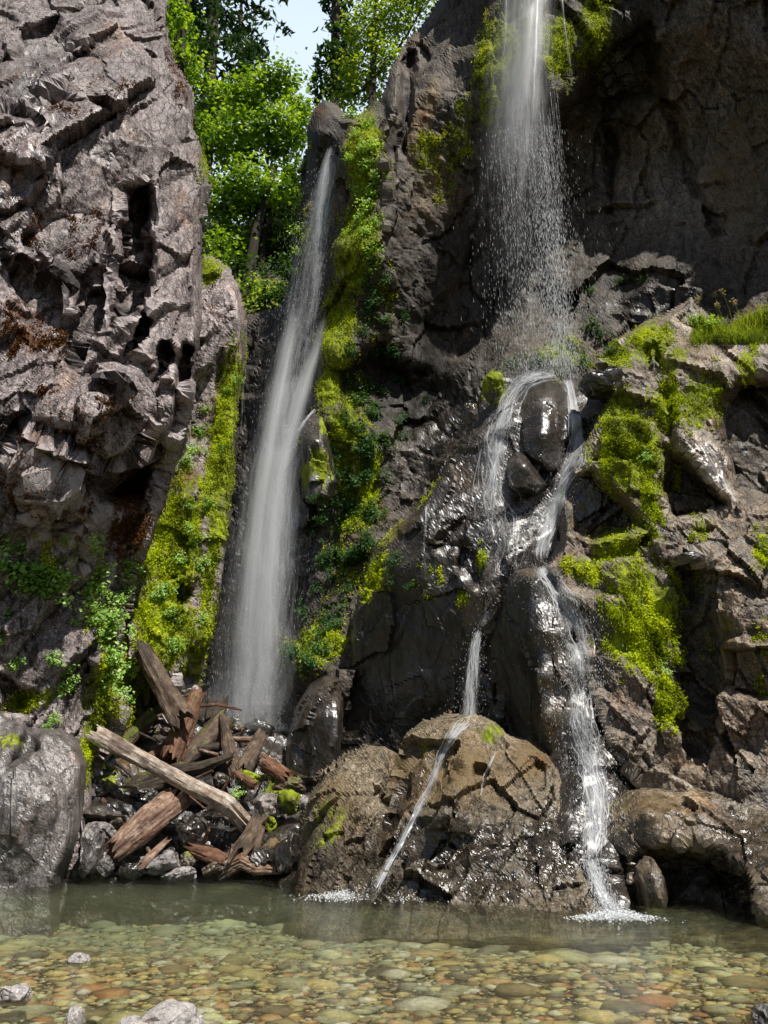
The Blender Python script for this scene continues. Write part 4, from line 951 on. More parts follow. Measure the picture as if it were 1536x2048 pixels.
log([(340, 1545, 15.9), (400, 1535, 16.0), (468, 1510, 16.3)], [14, 12, 5], 'wood_dark', 'dark splintered log lying level above the bleached log', 0.0, seed=9, groove=0.13)
log([(486, 1545, 16.4), (524, 1470, 17.2)], [19, 14], 'wood_brown', 'short brown log tilted right of the splintered trunk', -0.2, seed=10)
log([(398, 1412, 17.5), (435, 1409, 17.5), (484, 1420, 17.6)], [3.4, 3.2, 2], 'wood_red', 'thin bent red branch in front of the waterfall foot', -1, seed=11, jag=0.3, groove=0.05, segs=10, name='branch', cat='branch')
log([(436, 1398, 18.1), (426, 1456, 17.8)], [20, 20], 'wood_dark', 'dark wet stub of a trunk in the spray behind the thin red branch', -0.3, seed=12)
log([(518, 1634, 15.1), (505, 1672, 14.95), (484, 1722, 14.6)], [14, 20, 34], 'wood_brown', 'grey brown stump with flaring roots at the water', -0.3, seed=13, name='tree_stump', cat='stump', groove=0.16)
log([(380, 1698, 14.9), (425, 1712, 14.7), (474, 1728, 14.6)], [16, 24, 12], 'wood_red', 'red brown rotten slab of wood left of the stump', -0.8, flat=0.6, seed=14, groove=0.13, name='wood_slab', cat='driftwood')
log([(452, 1738, 14.45), (485, 1722, 14.4), (515, 1738, 14.35), (556, 1738, 14.3)], [14, 15, 12, 9], 'wood_pinkish', 'gnarled pale root at the waterline below the stump', -0.8, seed=15, groove=0.2, name='root', cat='root')
log([(532, 1528, 16.3), (582, 1556, 15.9)], [22, 18], 'wood_red', 'red brown slab of wood under the upright black rock', -0.8, flat=0.7, seed=16, name='wood_slab', cat='driftwood')
log([(450, 1478, 17.6), (514, 1480, 17.5)], [6, 5], 'wood_pinkish', 'thin level plank behind the splintered trunk', -1, seed=17, segs=12, name='plank', cat='plank')
log([(274, 1738, 14.2), (334, 1680, 14.7)], [12, 9], 'wood_pinkish', 'splintered pale plank under the broken log', -1, flat=0.5, seed=18, groove=0.135, segs=16, name='plank', cat='plank')
log([(264, 1416, 17.0), (250, 1470, 16.8)], [1.8, 1.5], 'wood_bleached', 'thin pale stick standing by the short mossy log', -1, seed=19, segs=8, jag=0.2, name='stick', cat='stick')
log([(262, 1408, 17.4), (288, 1440, 17.3)], [7, 7], 'wood_dark', 'dark stick behind the short mossy log', 0, seed=20, segs=12, name='stick', cat='stick')
log([(530, 1520, 16.4), (551, 1480, 16.9)], [3, 1.6], 'wood_dark', 'thin dark twig sticking up right of the short tilted log', -1, seed=22, segs=8, jag=0.2, name='branch', cat='branch')
log([(390, 1500, 16.9), (452, 1492, 17.0)], [9, 8], 'wood_dark', 'small dark log between the rust brown log and the splintered trunk', 0.1, seed=23, segs=14)
log([(468, 1548, 16.0), (512, 1572, 15.7)], [9, 8], 'wood_red', 'short red stick above the right half of the bleached log', -0.5, seed=24, segs=12, name='stick', cat='stick')
log([(300, 1520, 16.7), (352, 1478, 17.0)], [13, 10], 'wood_red', 'torn red brown piece of wood left of the rust brown log', -0.2, seed=25, groove=0.135)

for k in range(16):
    u, v = random.uniform(215, 560), random.uniform(1450, 1720)
    a = random.uniform(-1.2, 1.2); L = random.uniform(14, 34)
    Y = 17.2 - (v - 1450) / 270 * 2.5 - 0.25
    o = log([(u - math.cos(a) * L, v - math.sin(a) * L, Y), (u + math.cos(a) * L, v + math.sin(a) * L, Y - 0.15)], [random.uniform(2, 5), random.uniform(1.5, 4)], random.choice(['wood_brown', 'wood_dark', 'wood_pinkish', 'wood_red']),
            'small broken stick wedged among the driftwood logs and stones', -0.5, seed=400 + k, segs=10, jag=0.5, name='stick', cat='stick')
    o['group'] = 'small sticks in the driftwood pile'
# ------------------------------------------------------------------ leaves
def leaf_cloud(C0, N0, size, aspect=1.7, fold=0.25, rng=RNG, droop=0.0):
    """one folded 4-vertex leaf per centre; normals N0 (jittered outside)"""
    n = len(C0)
    N0 = N0 / (np.linalg.norm(N0, axis=-1, keepdims=True) + 1e-9)
    r = rng.normal(size=(n, 3)); r[:, 2] -= droop
    T = r - N0 * (r * N0).sum(-1, keepdims=True); T /= np.linalg.norm(T, axis=-1, keepdims=True) + 1e-9
    Bn = np.cross(N0, T)
    s = np.broadcast_to(size, (n,))[:, None] * rng.uniform(0.65, 1.3, (n, 1))
    h = s * 0.5 / aspect ** 0.5 * 1.15; l = s * 0.5 * aspect ** 0.5
    V = np.stack([C0 - T * l, C0 + Bn * h - N0 * fold * h, C0 + T * l, C0 - Bn * h - N0 * fold * h], 1).reshape(-1, 3)
    return V, np.arange(n * 4).reshape(-1, 4)


def tube(path, radii, segs=8, seed=0, wob=0.1):
    P = np.array(path, float); n = len(P)
    V, Fs = [], []
    for i in range(n):
        d = P[min(i + 1, n - 1)] - P[max(i - 1, 0)]
        B = basis(d)
        th = np.linspace(0, 2 * math.pi, segs, endpoint=False)
        rr = radii[i] * (1 + wob * np.sin(th * 3 + i + seed))
        V.append(P[i] + np.cos(th)[:, None] * B[1] * rr[:, None] + np.sin(th)[:, None] * B[2] * rr[:, None])
    V = np.concatenate(V); idx = np.arange(n * segs).reshape(n, segs)
    return V, np.stack([idx[:-1], np.roll(idx[:-1], -1, 1), np.roll(idx[1:], -1, 1), idx[1:]], -1).reshape(-1, 4)


class Acc:
    def __init__(s): s.V, s.F, s.n = [], [], 0

    def add(s, VF):
        V, Fq = VF
        s.V.append(V); s.F.append(Fq + s.n); s.n += len(V)

    def mesh(s, name, mat, smooth=False): return mesh_np(name, np.concatenate(s.V), np.concatenate(s.F), [mat], smooth)


def crown_points(blobs, per_m3, clump, rng, shell=0.55):
    """leaf centres gathered in clumps through a set of ellipsoids given in photo px at a distance"""
    P, N = [], []
    for (u, v, Y, ru, rv) in blobs:
        c = at(u, v, Y); s = float(px_size(v, Y)); rad = np.array([ru * s, (ru + rv) * 0.45 * s, rv * s])
        nc = max(6, int(per_m3 * rad[0] * rad[2] * 4))
        d = rng.normal(size=(nc, 3)); d /= np.linalg.norm(d, axis=-1, keepdims=True)
        k = rng.uniform(shell, 1.08, (nc, 1)) * (0.8 + 0.35 * fbm(d * 1.6 + u, 2, 5)[:, None])
        cc = c + d * k * rad
        for q, dd in zip(cc, d):
            m = rng.integers(*clump)
            off = rng.normal(size=(m, 3)) * np.array([0.38, 0.38, 0.20])
            P.append(q + off)
            N.append(dd * 0.5 + np.array([0, -0.25, 0.75]) + rng.normal(size=(m, 3)) * 0.45)
    return np.concatenate(P), np.concatenate(N)


def broadleaf(label, trunk, radii, blobs, leaf, size, per=7, clump=(10, 22), seed=1, bark='bark_dark', group=None, limbs=8, name='tree', cat='tree', specks=0):
    rng = np.random.default_rng(seed)
    path = [at(*p) for p in trunk]
    t = thing(name, label, cat, tuple(path[0]), group)
    base = path[0]
    A = Acc()
    A.add(tube([p - base for p in path], [r * float(px_size(q[1], q[2])) for r, q in zip(radii, trunk)], 9, seed))
    for k in range(limbs):
        b = blobs[k % len(blobs)]
        e = at(b[0] + rng.uniform(-.5, .5) * b[3], b[1] + rng.uniform(-.5, .5) * b[4], b[2])
        s0 = path[rng.integers(len(path) // 2, len(path))]
        m = (s0 + e) / 2 + rng.normal(size=3) * 0.3 + np.array([0, 0, -0.4])
        pts = [s0 * (1 - x) ** 2 + 2 * m * x * (1 - x) + e * x * x - base for x in np.linspace(0, 1, 7)]
        r0 = radii[-1] * float(px_size(trunk[-1][1], trunk[-1][2])) * 0.8
        A.add(tube(pts, list(np.linspace(r0, 0.02, 7)), 6, k))
    obj('trunk', A.mesh('trunk', M[bark], True), t)
    P, N = crown_points(blobs, per, clump, rng)
    V, Fq = leaf_cloud(P - base, N, size, 1.35, 0.3, rng)
    obj('crown', mesh_np('crown', V, Fq, [M[leaf]]), t)
    if specks:
        k = rng.integers(0, len(P), specks)
        Q = np.repeat(P[k], 5, 0) + rng.normal(size=(specks * 5, 3)) * 0.09 + np.array([0, -0.15, 0.12])
        V, Fq = leaf_cloud(Q - base, rng.normal(size=(len(Q), 3)) + np.array([0, -.4, 1]), 0.13, 1.2, 0.2, rng)
        obj('speckles', mesh_np('speckles', V, Fq, [M['flower']]), t)  # small white specks strewn through the crown
    return t


def conifer(label, trunk, radii, vtop, vbot, spread, n, seed, group=None, side=None, dens=70):
    """trunk px path; branches between the photo heights vtop..vbot, length spread (m)"""
    rng = np.random.default_rng(seed)
    path = [at(*p) for p in trunk]; base = path[0]
    t = thing('conifer', label, 'tree', tuple(base), group)
    obj('trunk', (lambda A: (A.add(tube([p - base for p in path], [r * float(px_size(q[1], q[2])) for r, q in zip(radii, trunk)], 10, seed)), A.mesh('trunk', M['bark'], True))[1])(Acc()), t)
    vs = [p[1] for p in trunk]
    B = Acc(); PP, NN = [], []
    for k in range(n):
        v = rng.uniform(vtop, vbot)
        u = np.interp(-v, [-x for x in vs], [p[0] for p in trunk]); Y = trunk[0][2]
        s0 = at(u, v, Y)
        az = rng.uniform(0, 2 * math.pi) if side is None else rng.normal(side, 0.9)
        L = spread * rng.uniform(0.5, 1.1)
        d = np.array([math.cos(az), math.sin(az), 0.0])
        xs_ = np.linspace(0, 1, 9)
        pts = [s0 + d * L * x + np.array([0, 0, L * (0.12 * x - 0.42 * x * x)]) + rng.normal(size=3) * 0.03 for x in xs_]
        B.add(tube([p - base for p in pts], list(np.linspace(0.07, 0.012, 9)), 5, k))
        m = int(dens * L / 3)
        x = rng.uniform(0.18, 1.0, m) ** 0.8
        c = np.array([np.interp(x, xs_, [p[j] for p in pts]) for j in range(3)]).T
        perp = np.array([-d[1], d[0], 0])
        w = rng.normal(size=(m, 1)) * (0.10 + 0.42 * np.sin(np.clip(x, 0, 1) * math.pi)[:, None])
        c = c + perp * w + np.array([0, 0, 1]) * (-np.abs(w) * 0.45 - rng.uniform(0, 0.22, (m, 1)))
        PP.append(c); NN.append(rng.normal(size=(m, 3)) * 0.5 + np.array([0, -0.2, 0.7]))
    obj('branches', B.mesh('branches', M['bark_dark']), t)
    V, Fq = leaf_cloud(np.concatenate(PP) - base, np.concatenate(NN), 0.30, 3.4, 0.3, rng, droop=1.4)
    obj('crown', mesh_np('crown', V, Fq, [M['fir']]), t)
    return t


conifer('tall fir with a thick bare grey trunk at the top left of the notch', [(408, 330, 35), (419, 165, 35), (424, 60, 35), (432, -120, 35), (436, -300, 35)], [15, 13, 12, 10, 8], -260, 130, 5.0, 46, 5)
conifer('dark fir standing left of the yellow green tree at the top', [(668, 260, 32), (670, 100, 32), (671, -80, 32), (672, -330, 32)], [10, 9, 8, 6], -300, 210, 1.7, 100, 6)
conifer('fir with drooping branches behind the leafy maple', [(480, 400, 41), (481, 200, 41), (482, 60, 41), (483, -10, 41)], [9, 7, 5, 2], 30, 260, 1.5, 34, 8)
conifer('dark fir half hidden behind the left cliff', [(376, 420, 31), (376, 200, 31), (376, 0, 31), (378, -200, 31)], [9, 8, 7, 5], -190, 330, 2.0, 90, 9)
broadleaf('bright green maple with white blossom and a leaning dark trunk in the notch', [(486, 620, 29.5), (500, 540, 29.6), (512, 460, 30), (530, 400, 30), (550, 340, 30)], [13, 11, 9, 7, 5],
          [(500, 185, 31.5, 56, 52), (560, 165, 31.5, 46, 44), (470, 285, 30.5, 66, 64), (555, 270, 30.5, 66, 70), (510, 380, 30, 80, 60), (450, 400, 30.5, 50, 70), (588, 380, 31.5, 38, 70), (550, 470, 32, 50, 50), (598, 250, 31.5, 34, 70), (440, 210, 32.5, 45, 50), (470, 470, 31, 50, 50)],
          'maple', 0.22, 7.8, (12, 24), 11, specks=120)
broadleaf('light green tree hugging the top edge of the left cliff', [(352, 330, 26), (360, 200, 26), (368, 60, 26)], [8, 6, 4], [(352, 40, 26, 26, 50), (366, 110, 26, 26, 40), (386, 150, 26.5, 22, 26), (346, -40, 26, 26, 50), (398, 250, 28, 20, 36)], 'maple', 0.19, 8, (12, 24), 12)
broadleaf('yellow green leafy tree at the top between the fir and the right cliff', [(740, 300, 26.5), (745, 160, 26.5), (750, 40, 26.5)], [9, 7, 5],
          [(730, 60, 26.5, 40, 60), (785, 40, 26.5, 44, 60), (705, 150, 27, 34, 40), (760, 120, 26.5, 50, 50), (830, 0, 26.5, 40, 44), (750, -40, 26.5, 60, 60), (690, 195, 27.5, 34, 24), (735, 185, 27, 36, 30), (840, -60, 26, 50, 60)], 'lime', 0.15, 9, (12, 26), 13, limbs=10)
broadleaf('slender dark tree right of the maple trunk in the notch', [(520, 610, 31), (524, 500, 31), (532, 380, 31)], [7, 6, 4], [(580, 500, 31.5, 34, 50), (560, 560, 31, 50, 40)], 'shrub', 0.2, 7, (10, 20), 14, limbs=5)
SH = [(440, 490, 29, 34, 26, 'maple', 'bright low bush above the mossy ledge'), (475, 530, 28.5, 30, 24, 'shrub', 'dark bush at the base of the maple trunk'), (570, 590, 27.5, 34, 26, 'shrub', 'dark bush next to the slender waterfall top left'), (425, 530, 27, 18, 20, 'maple', 'small bright bush behind the mossy ledge'),
      (530, 600, 27.5, 30, 18, 'shrub', 'low ferny bush at the rim of the notch'), (590, 540, 28.5, 26, 40, 'shrub', 'shaded bush hanging left of the waterfall'), (500, 570, 28, 20, 16, 'maple', 'small light bush between two dark trunks')]
for i, (u, v, Y, ru, rv, lf, lab) in enumerate(SH):
    broadleaf(lab, [(u, v + rv, Y), (u, v, Y), (u + 2, v - rv * 0.5, Y)], [2.5, 2, 1.4], [(u, v, Y, ru, rv)], lf, 0.17, 11, (12, 24), 30 + i, limbs=4, name='shrub', cat='shrub')


# ------------------------------------------------------------------ leafy plants on the rock
def plant_mesh(seed, n, leaf, mat, droop):
    rng = np.random.default_rng(seed)
    k = max(5, n // 14)
    cc = rng.normal(size=(k, 3)); cc /= np.linalg.norm(cc, axis=-1, keepdims=True)
    cc *= rng.uniform(0.35, 0.95, (k, 1)); cc[:, 1] *= 0.5
    i = rng.integers(0, k, n)
    P = cc[i] + rng.normal(size=(n, 3)) * 0.17
    N = cc[i] * 0.4 + np.array([0, -0.5, 0.75]) + rng.normal(size=(n, 3)) * 0.4
    return leaf_cloud(P, N, leaf, 1.3, 0.3, rng, droop)


PROT = {}
for key, mat, n, lf in (('herb', 'herb', 190, 0.17), ('herb_dark', 'herb_dark', 170, 0.17), ('moss', 'moss', 200, 0.13)):
    PROT[key] = [mesh_np('leaves', *plant_mesh(500 + k * 7 + len(key), n, lf, mat, 0.5), [M[mat]]) for k in range(4)]


def stem_mesh(seed):
    rng = np.random.default_rng(seed); A = Acc()
    for k in range(7):
        e = rng.normal(size=3); e /= np.linalg.norm(e); e[1] = -abs(e[1]) * 0.4
        A.add(tube([np.array([0, 0.45, -0.2]) * (1 - x) + e * 0.8 * x for x in (0, .3, .6, 1)], [0.02, 0.017, 0.012, 0.006], 4, k))
    return A.mesh('stems', M['bark_dark'])


STEMS = [stem_mesh(540 + k) for k in range(3)]


def plant(u, v, r, key, label, group, i, Y=None):
    p, n = hit(u, v)
    if Y is not None: p = at(u, v, Y)
    s = r * float(px_size(v, p[1])) * 1.25
    p = p - (p - CAM) / np.linalg.norm(p - CAM) * s * 0.30
    t = thing('leafy_plant', label, 'plant', tuple(p), group)
    t.rotation_euler = (0, random.uniform(-0.6, 0.6), random.uniform(-0.5, 0.5)); t.scale = (s, s, s * random.uniform(0.85, 1.15))
    obj('leaves', PROT[key][i % 4], t)
    obj('stems', STEMS[i % 3], t)
    return t


PL = [
 ('herb', 'bright leafy plants on the ledges of the left cliff', 'bright green leafy clump growing on the lower left cliff', [(20, 1122, 48), (45, 1155, 36), (95, 1140, 34), (105, 1185, 44), (80, 1175, 30), (190, 1080, 18), (190, 1098, 16), (130, 1082, 14), (195, 1165, 36), (185, 1210, 34), (212, 1232, 36), (228, 1265, 36), (208, 1290, 38), (256, 1145, 26), (262, 1128, 18), (172, 1190, 16), (250, 1190, 18), (240, 1300, 22),
   (110, 1320, 20), (132, 1348, 26), (122, 1378, 22), (30, 1325, 18), (110, 1438, 14), (95, 1455, 12), (12, 1232, 14), (150, 1242, 12), (135, 1160, 20), (225, 1330, 30), (210, 1360, 26), (235, 1380, 22), (60, 1150, 24), (190, 1250, 22), (230, 1215, 26), (0, 1280, 14)]),
 ('herb', 'leafy plants on the mossy wall', 'small leafy clump growing on the mossy wall left of the slender waterfall', [(400, 860, 18), (390, 900, 20), (372, 925, 18), (412, 820, 12), (472, 760, 14), (455, 780, 10), (395, 1080, 22), (402, 1130, 20), (330, 1180, 20), (365, 1120, 18), (342, 1232, 18), (402, 1240, 16), (312, 1190, 14), (250, 1392, 20), (258, 1340, 18), (375, 1060, 16), (350, 1290, 18), (300, 1330, 14), (420, 1010, 14), (440, 900, 12), (380, 1010, 12)]),
 ('herb', 'bright plants on the mossy pillar', 'bright leafy clump on the mossy pillar right of the slender waterfall', [(735, 248, 20), (742, 290, 22), (735, 338, 26), (746, 380, 28), (738, 410, 24), (736, 460, 22), (746, 500, 22), (740, 535, 20), (715, 380, 16), (702, 315, 14), (704, 236, 20), (690, 470, 14), (750, 440, 18), (728, 300, 16), (722, 440, 18), (712, 270, 14), (752, 350, 18), (728, 560, 16)]),
 ('herb_dark', 'shaded plants on the wall between the two waterfalls', 'dark green leafy clump on the shaded wall between the two waterfalls', [(745, 600, 24), (770, 640, 20), (710, 800, 24), (690, 760, 18), (772, 560, 18), (702, 850, 22), (742, 830, 18), (772, 880, 24), (650, 1032, 24), (664, 1108, 28), (692, 1132, 20), (612, 1232, 18), (600, 1215, 16), (652, 1262, 26), (640, 1296, 26), (622, 1322, 20), (784, 1160, 12), (822, 1172, 14), (760, 950, 22), (740, 900, 20), (720, 960, 22), (700, 700, 18), (780, 700, 18), (760, 780, 16), (800, 840, 16), (680, 1060, 18), (630, 1180, 16), (800, 760, 12), (850, 800, 12), (700, 1010, 20), (740, 1040, 18)]),
 ('herb', 'plants left of the slender waterfall top', 'pale leafy clump at the left edge of the slender waterfall top', [(610, 325, 16), (604, 402, 14), (604, 462, 22), (600, 500, 18), (596, 540, 14)]),
 ('herb_dark', 'plants at the foot of the overhanging wall', 'green tuft at the foot of the overhanging wall behind the right plume', [(1180, 650, 22), (1204, 668, 22), (1150, 605, 12), (1182, 582, 12), (1240, 562, 14), (1062, 722, 22), (1030, 728, 20), (1168, 728, 20), (1130, 740, 16), (1290, 556, 12), (1085, 725, 18), (1140, 690, 14), (1220, 700, 16)]),
]
_r = np.random.default_rng(99)
for k in range(75):
    v = _r.uniform(560, 1330); c = np.interp(v, [560, 800, 1000, 1330], [735, 725, 715, 640])
    PL[3][3].append((c + _r.normal() * 38, v, _r.uniform(9, 22)))
for key, grp, lab, spots_ in PL:
    for i, (u, v, r) in enumerate(spots_):
        plant(u, v, r, key, lab, grp, i + len(lab))
plant(1328, 1340, 18, 'herb', 'bright leafy sprig at the foot of the hanging moss on the right', None, 1)
plant(1300, 915, 20, 'herb', 'yellow green clump in the middle of the mossy right slope', None, 2)
plant(1130, 988, 9, 'herb', 'tiny bright leaf tuft in the dark triangular hollow beside the white chute', None, 3)
plant(476, 1588, 14, 'herb', 'small bright plant growing behind the right half of the bleached log', None, 2, 15.7)
plant(1392, 640, 18, 'herb', 'low leafy clump at the left end of the grassy ledge', None, 1)
plant(1425, 655, 22, 'herb', 'wider leafy clump in front of the grass on the ledge', None, 3)
plant(775, 1142, 9, 'herb', 'tiny yellow sprig on the dark ledge between the waterfalls', None, 0)
plant(625, 290, 10, 'moss', 'small yellow tuft on the dark rock at the head of the slender waterfall', None, 0)


# ------------------------------------------------------------------ moss as fronds
def moss_fronds(names, count, thr, mat, key, size, label, cat, seed, name):
    rng = np.random.default_rng(seed)
    X = np.concatenate([PATCH[n]['X'] for n in names]); N = np.concatenate([PATCH[n]['N'] for n in names]); m = np.concatenate([PATCH[n][key] for n in names])
    cl = fbm(X * np.array([3.0, 3.0, 0.8]) * 1.3, 5, seed, 0.7)
    w = np.clip(m + cl * 1.7 - thr, 0, 1) ** 0.7 * (m > 0.2)
    k = rng.choice(len(X), count, p=w / w.sum())
    nn = N[k]
    P = X[k] + rng.normal(size=(count, 3)) * 0.025 + nn * rng.uniform(-0.01, 0.045, (count, 1))
    D = nn * 0.7 + rng.normal(size=(count, 3)) * 0.55 + np.array([0, 0, 0.25])
    V, Fq = leaf_cloud(P, D, size, 2.0, 0.2, rng, droop=1.3)
    obj(name, mesh_np(name, V, Fq, [M[mat]]), label=label, cat=cat, kind='stuff')


moss_fronds(['left_cliff', 'mossy_cliff'], 52000, 0.42, 'moss', 'moss', 0.036, 'yellow green moss carpeting the wall left of the slender waterfall', 'moss', 71, 'moss')
moss_fronds(['right_cliff', 'cascade_rock'], 52000, 0.42, 'moss', 'moss', 0.042, 'hanging moss on the pillar and the dark wall between the waterfalls', 'moss', 72, 'moss')
moss_fronds(['mossy_slope'], 48000, 0.58, 'moss', 'moss', 0.032, 'bright moss hanging over the sunlit slope on the right', 'moss', 73, 'moss')
moss_fronds(['left_cliff'], 16000, 0.5, 'rustmoss', 'rust', 0.04, 'dry rust brown moss scattered over the left cliff', 'moss', 74, 'moss')

# ------------------------------------------------------------------ grass on the right ledge
rng = np.random.default_rng(81)
GV = []
n = 0
for k in range(9000):
    u = rng.uniform(1385, 1600); v = rng.uniform(618, 690) + max(0, (1440 - u) * 0.0)
    p, nn = hit(u, v)
    if p[2] > 13 or p[1] < 14.6: continue
    h = rng.uniform(0.14, 0.42) * (0.6 + 0.8 * min(1, max(0, (u - 1380) / 110)))
    d = np.array([rng.normal() * 0.35, rng.normal() * 0.35 - 0.15, 1.0]); d /= np.linalg.norm(d)
    wv = np.array([rng.normal(), rng.normal(), 0]); wv = wv / np.linalg.norm(wv) * rng.uniform(0.006, 0.014)
    b = p + np.array([0, 0, -0.02]); m = b + d * h * 0.6; e = b + d * h + np.array([d[0], d[1], -0.3]) * h * 0.45
    GV.append(np.array([b - wv, b + wv, m + wv * 0.8, m - wv * 0.8])); GV.append(np.array([m - wv * 0.8, m + wv * 0.8, e + wv * 0.1, e - wv * 0.1]))
GV = np.concatenate(GV)
obj('grass', mesh_np('grass', GV, np.arange(len(GV)).reshape(-1, 4), [M['grass']]), label='long yellow green grass on the sunlit ledge at the right', cat='grass', kind='stuff')
for i, (u, v, h) in enumerate([(1437, 640, 0.85), (1464, 640, 0.95), (1482, 648, 0.7), (1528, 664, 0.75), (1400, 628, 0.5), (1446, 645, 0.6)]):
    p, nn = hit(u, v)
    t = thing('seed_grass', 'tall grass stalk with pale seed head standing on the grassy ledge', 'grass stalk', tuple(p), 'grass stalks on the right ledge')
    A = Acc(); lean = random.uniform(-0.15, 0.1)
    A.add(tube([np.array([lean * x * x * h, 0, x * h]) for x in (0, .4, .7, 1)], [0.009, 0.008, 0.006, 0.004], 5, i))
    obj('stalk', A.mesh('stalk', M['grass']), t)
    q = np.random.default_rng(i).normal(size=(46, 3)) * np.array([0.035, 0.035, 0.06]) + np.array([lean * h, 0, h])
    obj('seed_head', mesh_np('seed_head', *leaf_cloud(q, np.random.default_rng(i + 5).normal(size=(46, 3)), 0.05, 1.8, 0.2), [M['seed']]), t)
# ------------------------------------------------------------------ falling water
def densify(path, n):
    P = np.array(path, float)
    d = np.r_[0, np.cumsum(np.hypot(*np.diff(P[:, :2], axis=0).T))]
    s = np.linspace(0, d[-1], n)
    Q = np.stack([np.interp(s, d, P[:, j]) for j in range(P.shape[1])], -1)
    for _ in range(3):
        Q[1:-1] = (Q[:-2] + 2 * Q[1:-1] + Q[2:]) / 4
    return Q


def sheet(path, n=80, m=14, drape=None, off=0.06, bow=0.25, power=1.0, dens=None, fade=(0.04, 0.10), shift=0.0, dy=0.0, seed=0):
    """path [(u, v, Y, width px, density)] -> (V, F, flow, dens)"""
    Q = densify(path, n)
    t = np.linspace(-1, 1, m)
    V = np.zeros((n, m, 3)); fl = np.zeros((n, m, 3)); dn = np.zeros((n, m))
    wob = fbm(np.stack([np.arange(n) * 0.09, np.full(n, seed * 3.3), np.zeros(n)], -1), 3, seed)
    L = 0.0
    for i in range(n):
        u, v, Y, w, de = Q[i]
        a = Q[max(0, i - 1)]; b = Q[min(n - 1, i + 1)]
        tx, ty = b[0] - a[0], b[1] - a[1]; l = math.hypot(tx, ty) + 1e-9
        px_, py_ = ty / l, -tx / l
        if py_ * 0 + px_ < 0: px_, py_ = -px_, -py_
        if drape:
            for j in range(m):
                p, _ = hit(u + px_ * t[j] * w / 2 + shift, v + py_ * t[j] * w / 2, Y if Y else 16.0)
                V[i, j] = p - (p - CAM) / np.linalg.norm(p - CAM) * off
        else:
            for j in range(m):
                V[i, j] = at(u + t[j] * w / 2 + shift + wob[i] * w * 0.05, v, Y + dy + bow * t[j] ** 2)
        if i: L += np.linalg.norm(V[i, m // 2] - V[i - 1, m // 2])
        wm = w * float(px_size(v, V[i, m // 2, 1]))
        fl[i, :, 0] = t * wm / 2 + seed * 7.1; fl[i, :, 1] = L + seed * 3.7
        s = i / (n - 1)
        k = min(1, s / max(1e-6, fade[0])) * min(1, (1 - s) / max(1e-6, fade[1]))
        dn[i] = de * k * np.clip(1 - np.abs(t) ** 2.2, 0, 1) ** power
    if drape:
        # relax so that the film does not cling to every chip of the rock
        for _ in range(3):
            V[1:-1] = (V[:-2] + 2 * V[1:-1] + V[2:]) / 4
            V[:, 1:-1] = (V[:, :-2] + 2 * V[:, 1:-1] + V[:, 2:]) / 4
        dv = V - CAM
        V = V - dv / np.linalg.norm(dv, axis=-1, keepdims=True) * 0.05
    idx = np.arange(n * m).reshape(n, m)
    fq = np.stack([idx[:-1, :-1], idx[1:, :-1], idx[1:, 1:], idx[:-1, 1:]], -1).reshape(-1, 4)
    return V.reshape(-1, 3), fq, fl.reshape(-1, 3), dn.ravel()


def sheets(name, lst, mat, parent):
    V, Fq, fl, dn, n = [], [], [], [], 0
    for s in lst:
        V.append(s[0]); Fq.append(s[1] + n); fl.append(s[2]); dn.append(s[3]); n += len(s[0])
    me = mesh_np(name, np.concatenate(V), np.concatenate(Fq), [M[mat]], True)
    attr(me, 'flow', np.concatenate(fl), 'FLOAT_VECTOR'); attr(me, 'dens', np.concatenate(dn))
    return inplace(obj(name, me, parent))


def drops(name, P, w, l, parent, seed=0, fall=1.0):
    """tiny elongated drops: crossed diamonds"""
    rng = np.random.default_rng(seed); n = len(P)
    w = np.broadcast_to(w, n) * rng.uniform(0.5, 1.4, n); l = np.broadcast_to(l, n) * rng.uniform(0.5, 1.5, n)
    az = rng.uniform(-0.7, 0.7, n)
    X = np.stack([np.cos(az), np.sin(az), 0 * az], -1) * w[:, None] / 2
    d = np.stack([rng.normal(size=n) * (1 - fall), rng.normal(size=n) * (1 - fall) * 0.5, np.ones(n) * max(fall, 0.15)], -1)
    d /= np.linalg.norm(d, axis=-1, keepdims=True)
    Z = d * l[:, None] / 2
    V = np.stack([P - Z, P + X - Z * 0.3, P + Z, P - X - Z * 0.3], 1).reshape(-1, 3)
    return inplace(obj(name, mesh_np(name, V, np.arange(n * 4).reshape(-1, 4), [M['drop']]), parent))


def scatter(path, n, seed, spread=0.5, dy=0.35, conc=None):
    rng = np.random.default_rng(seed)
    Q = densify(path, 200)
    wts = Q[:, 4] * Q[:, 3] if conc is None else conc(Q)
    k = rng.choice(200, n, p=wts / wts.sum())
    q = Q[k]
    return at(q[:, 0] + rng.normal(size=n) * q[:, 3] * spread * 0.5, q[:, 1] + rng.uniform(-6, 6, n), q[:, 2] + rng.normal(size=n) * dy)


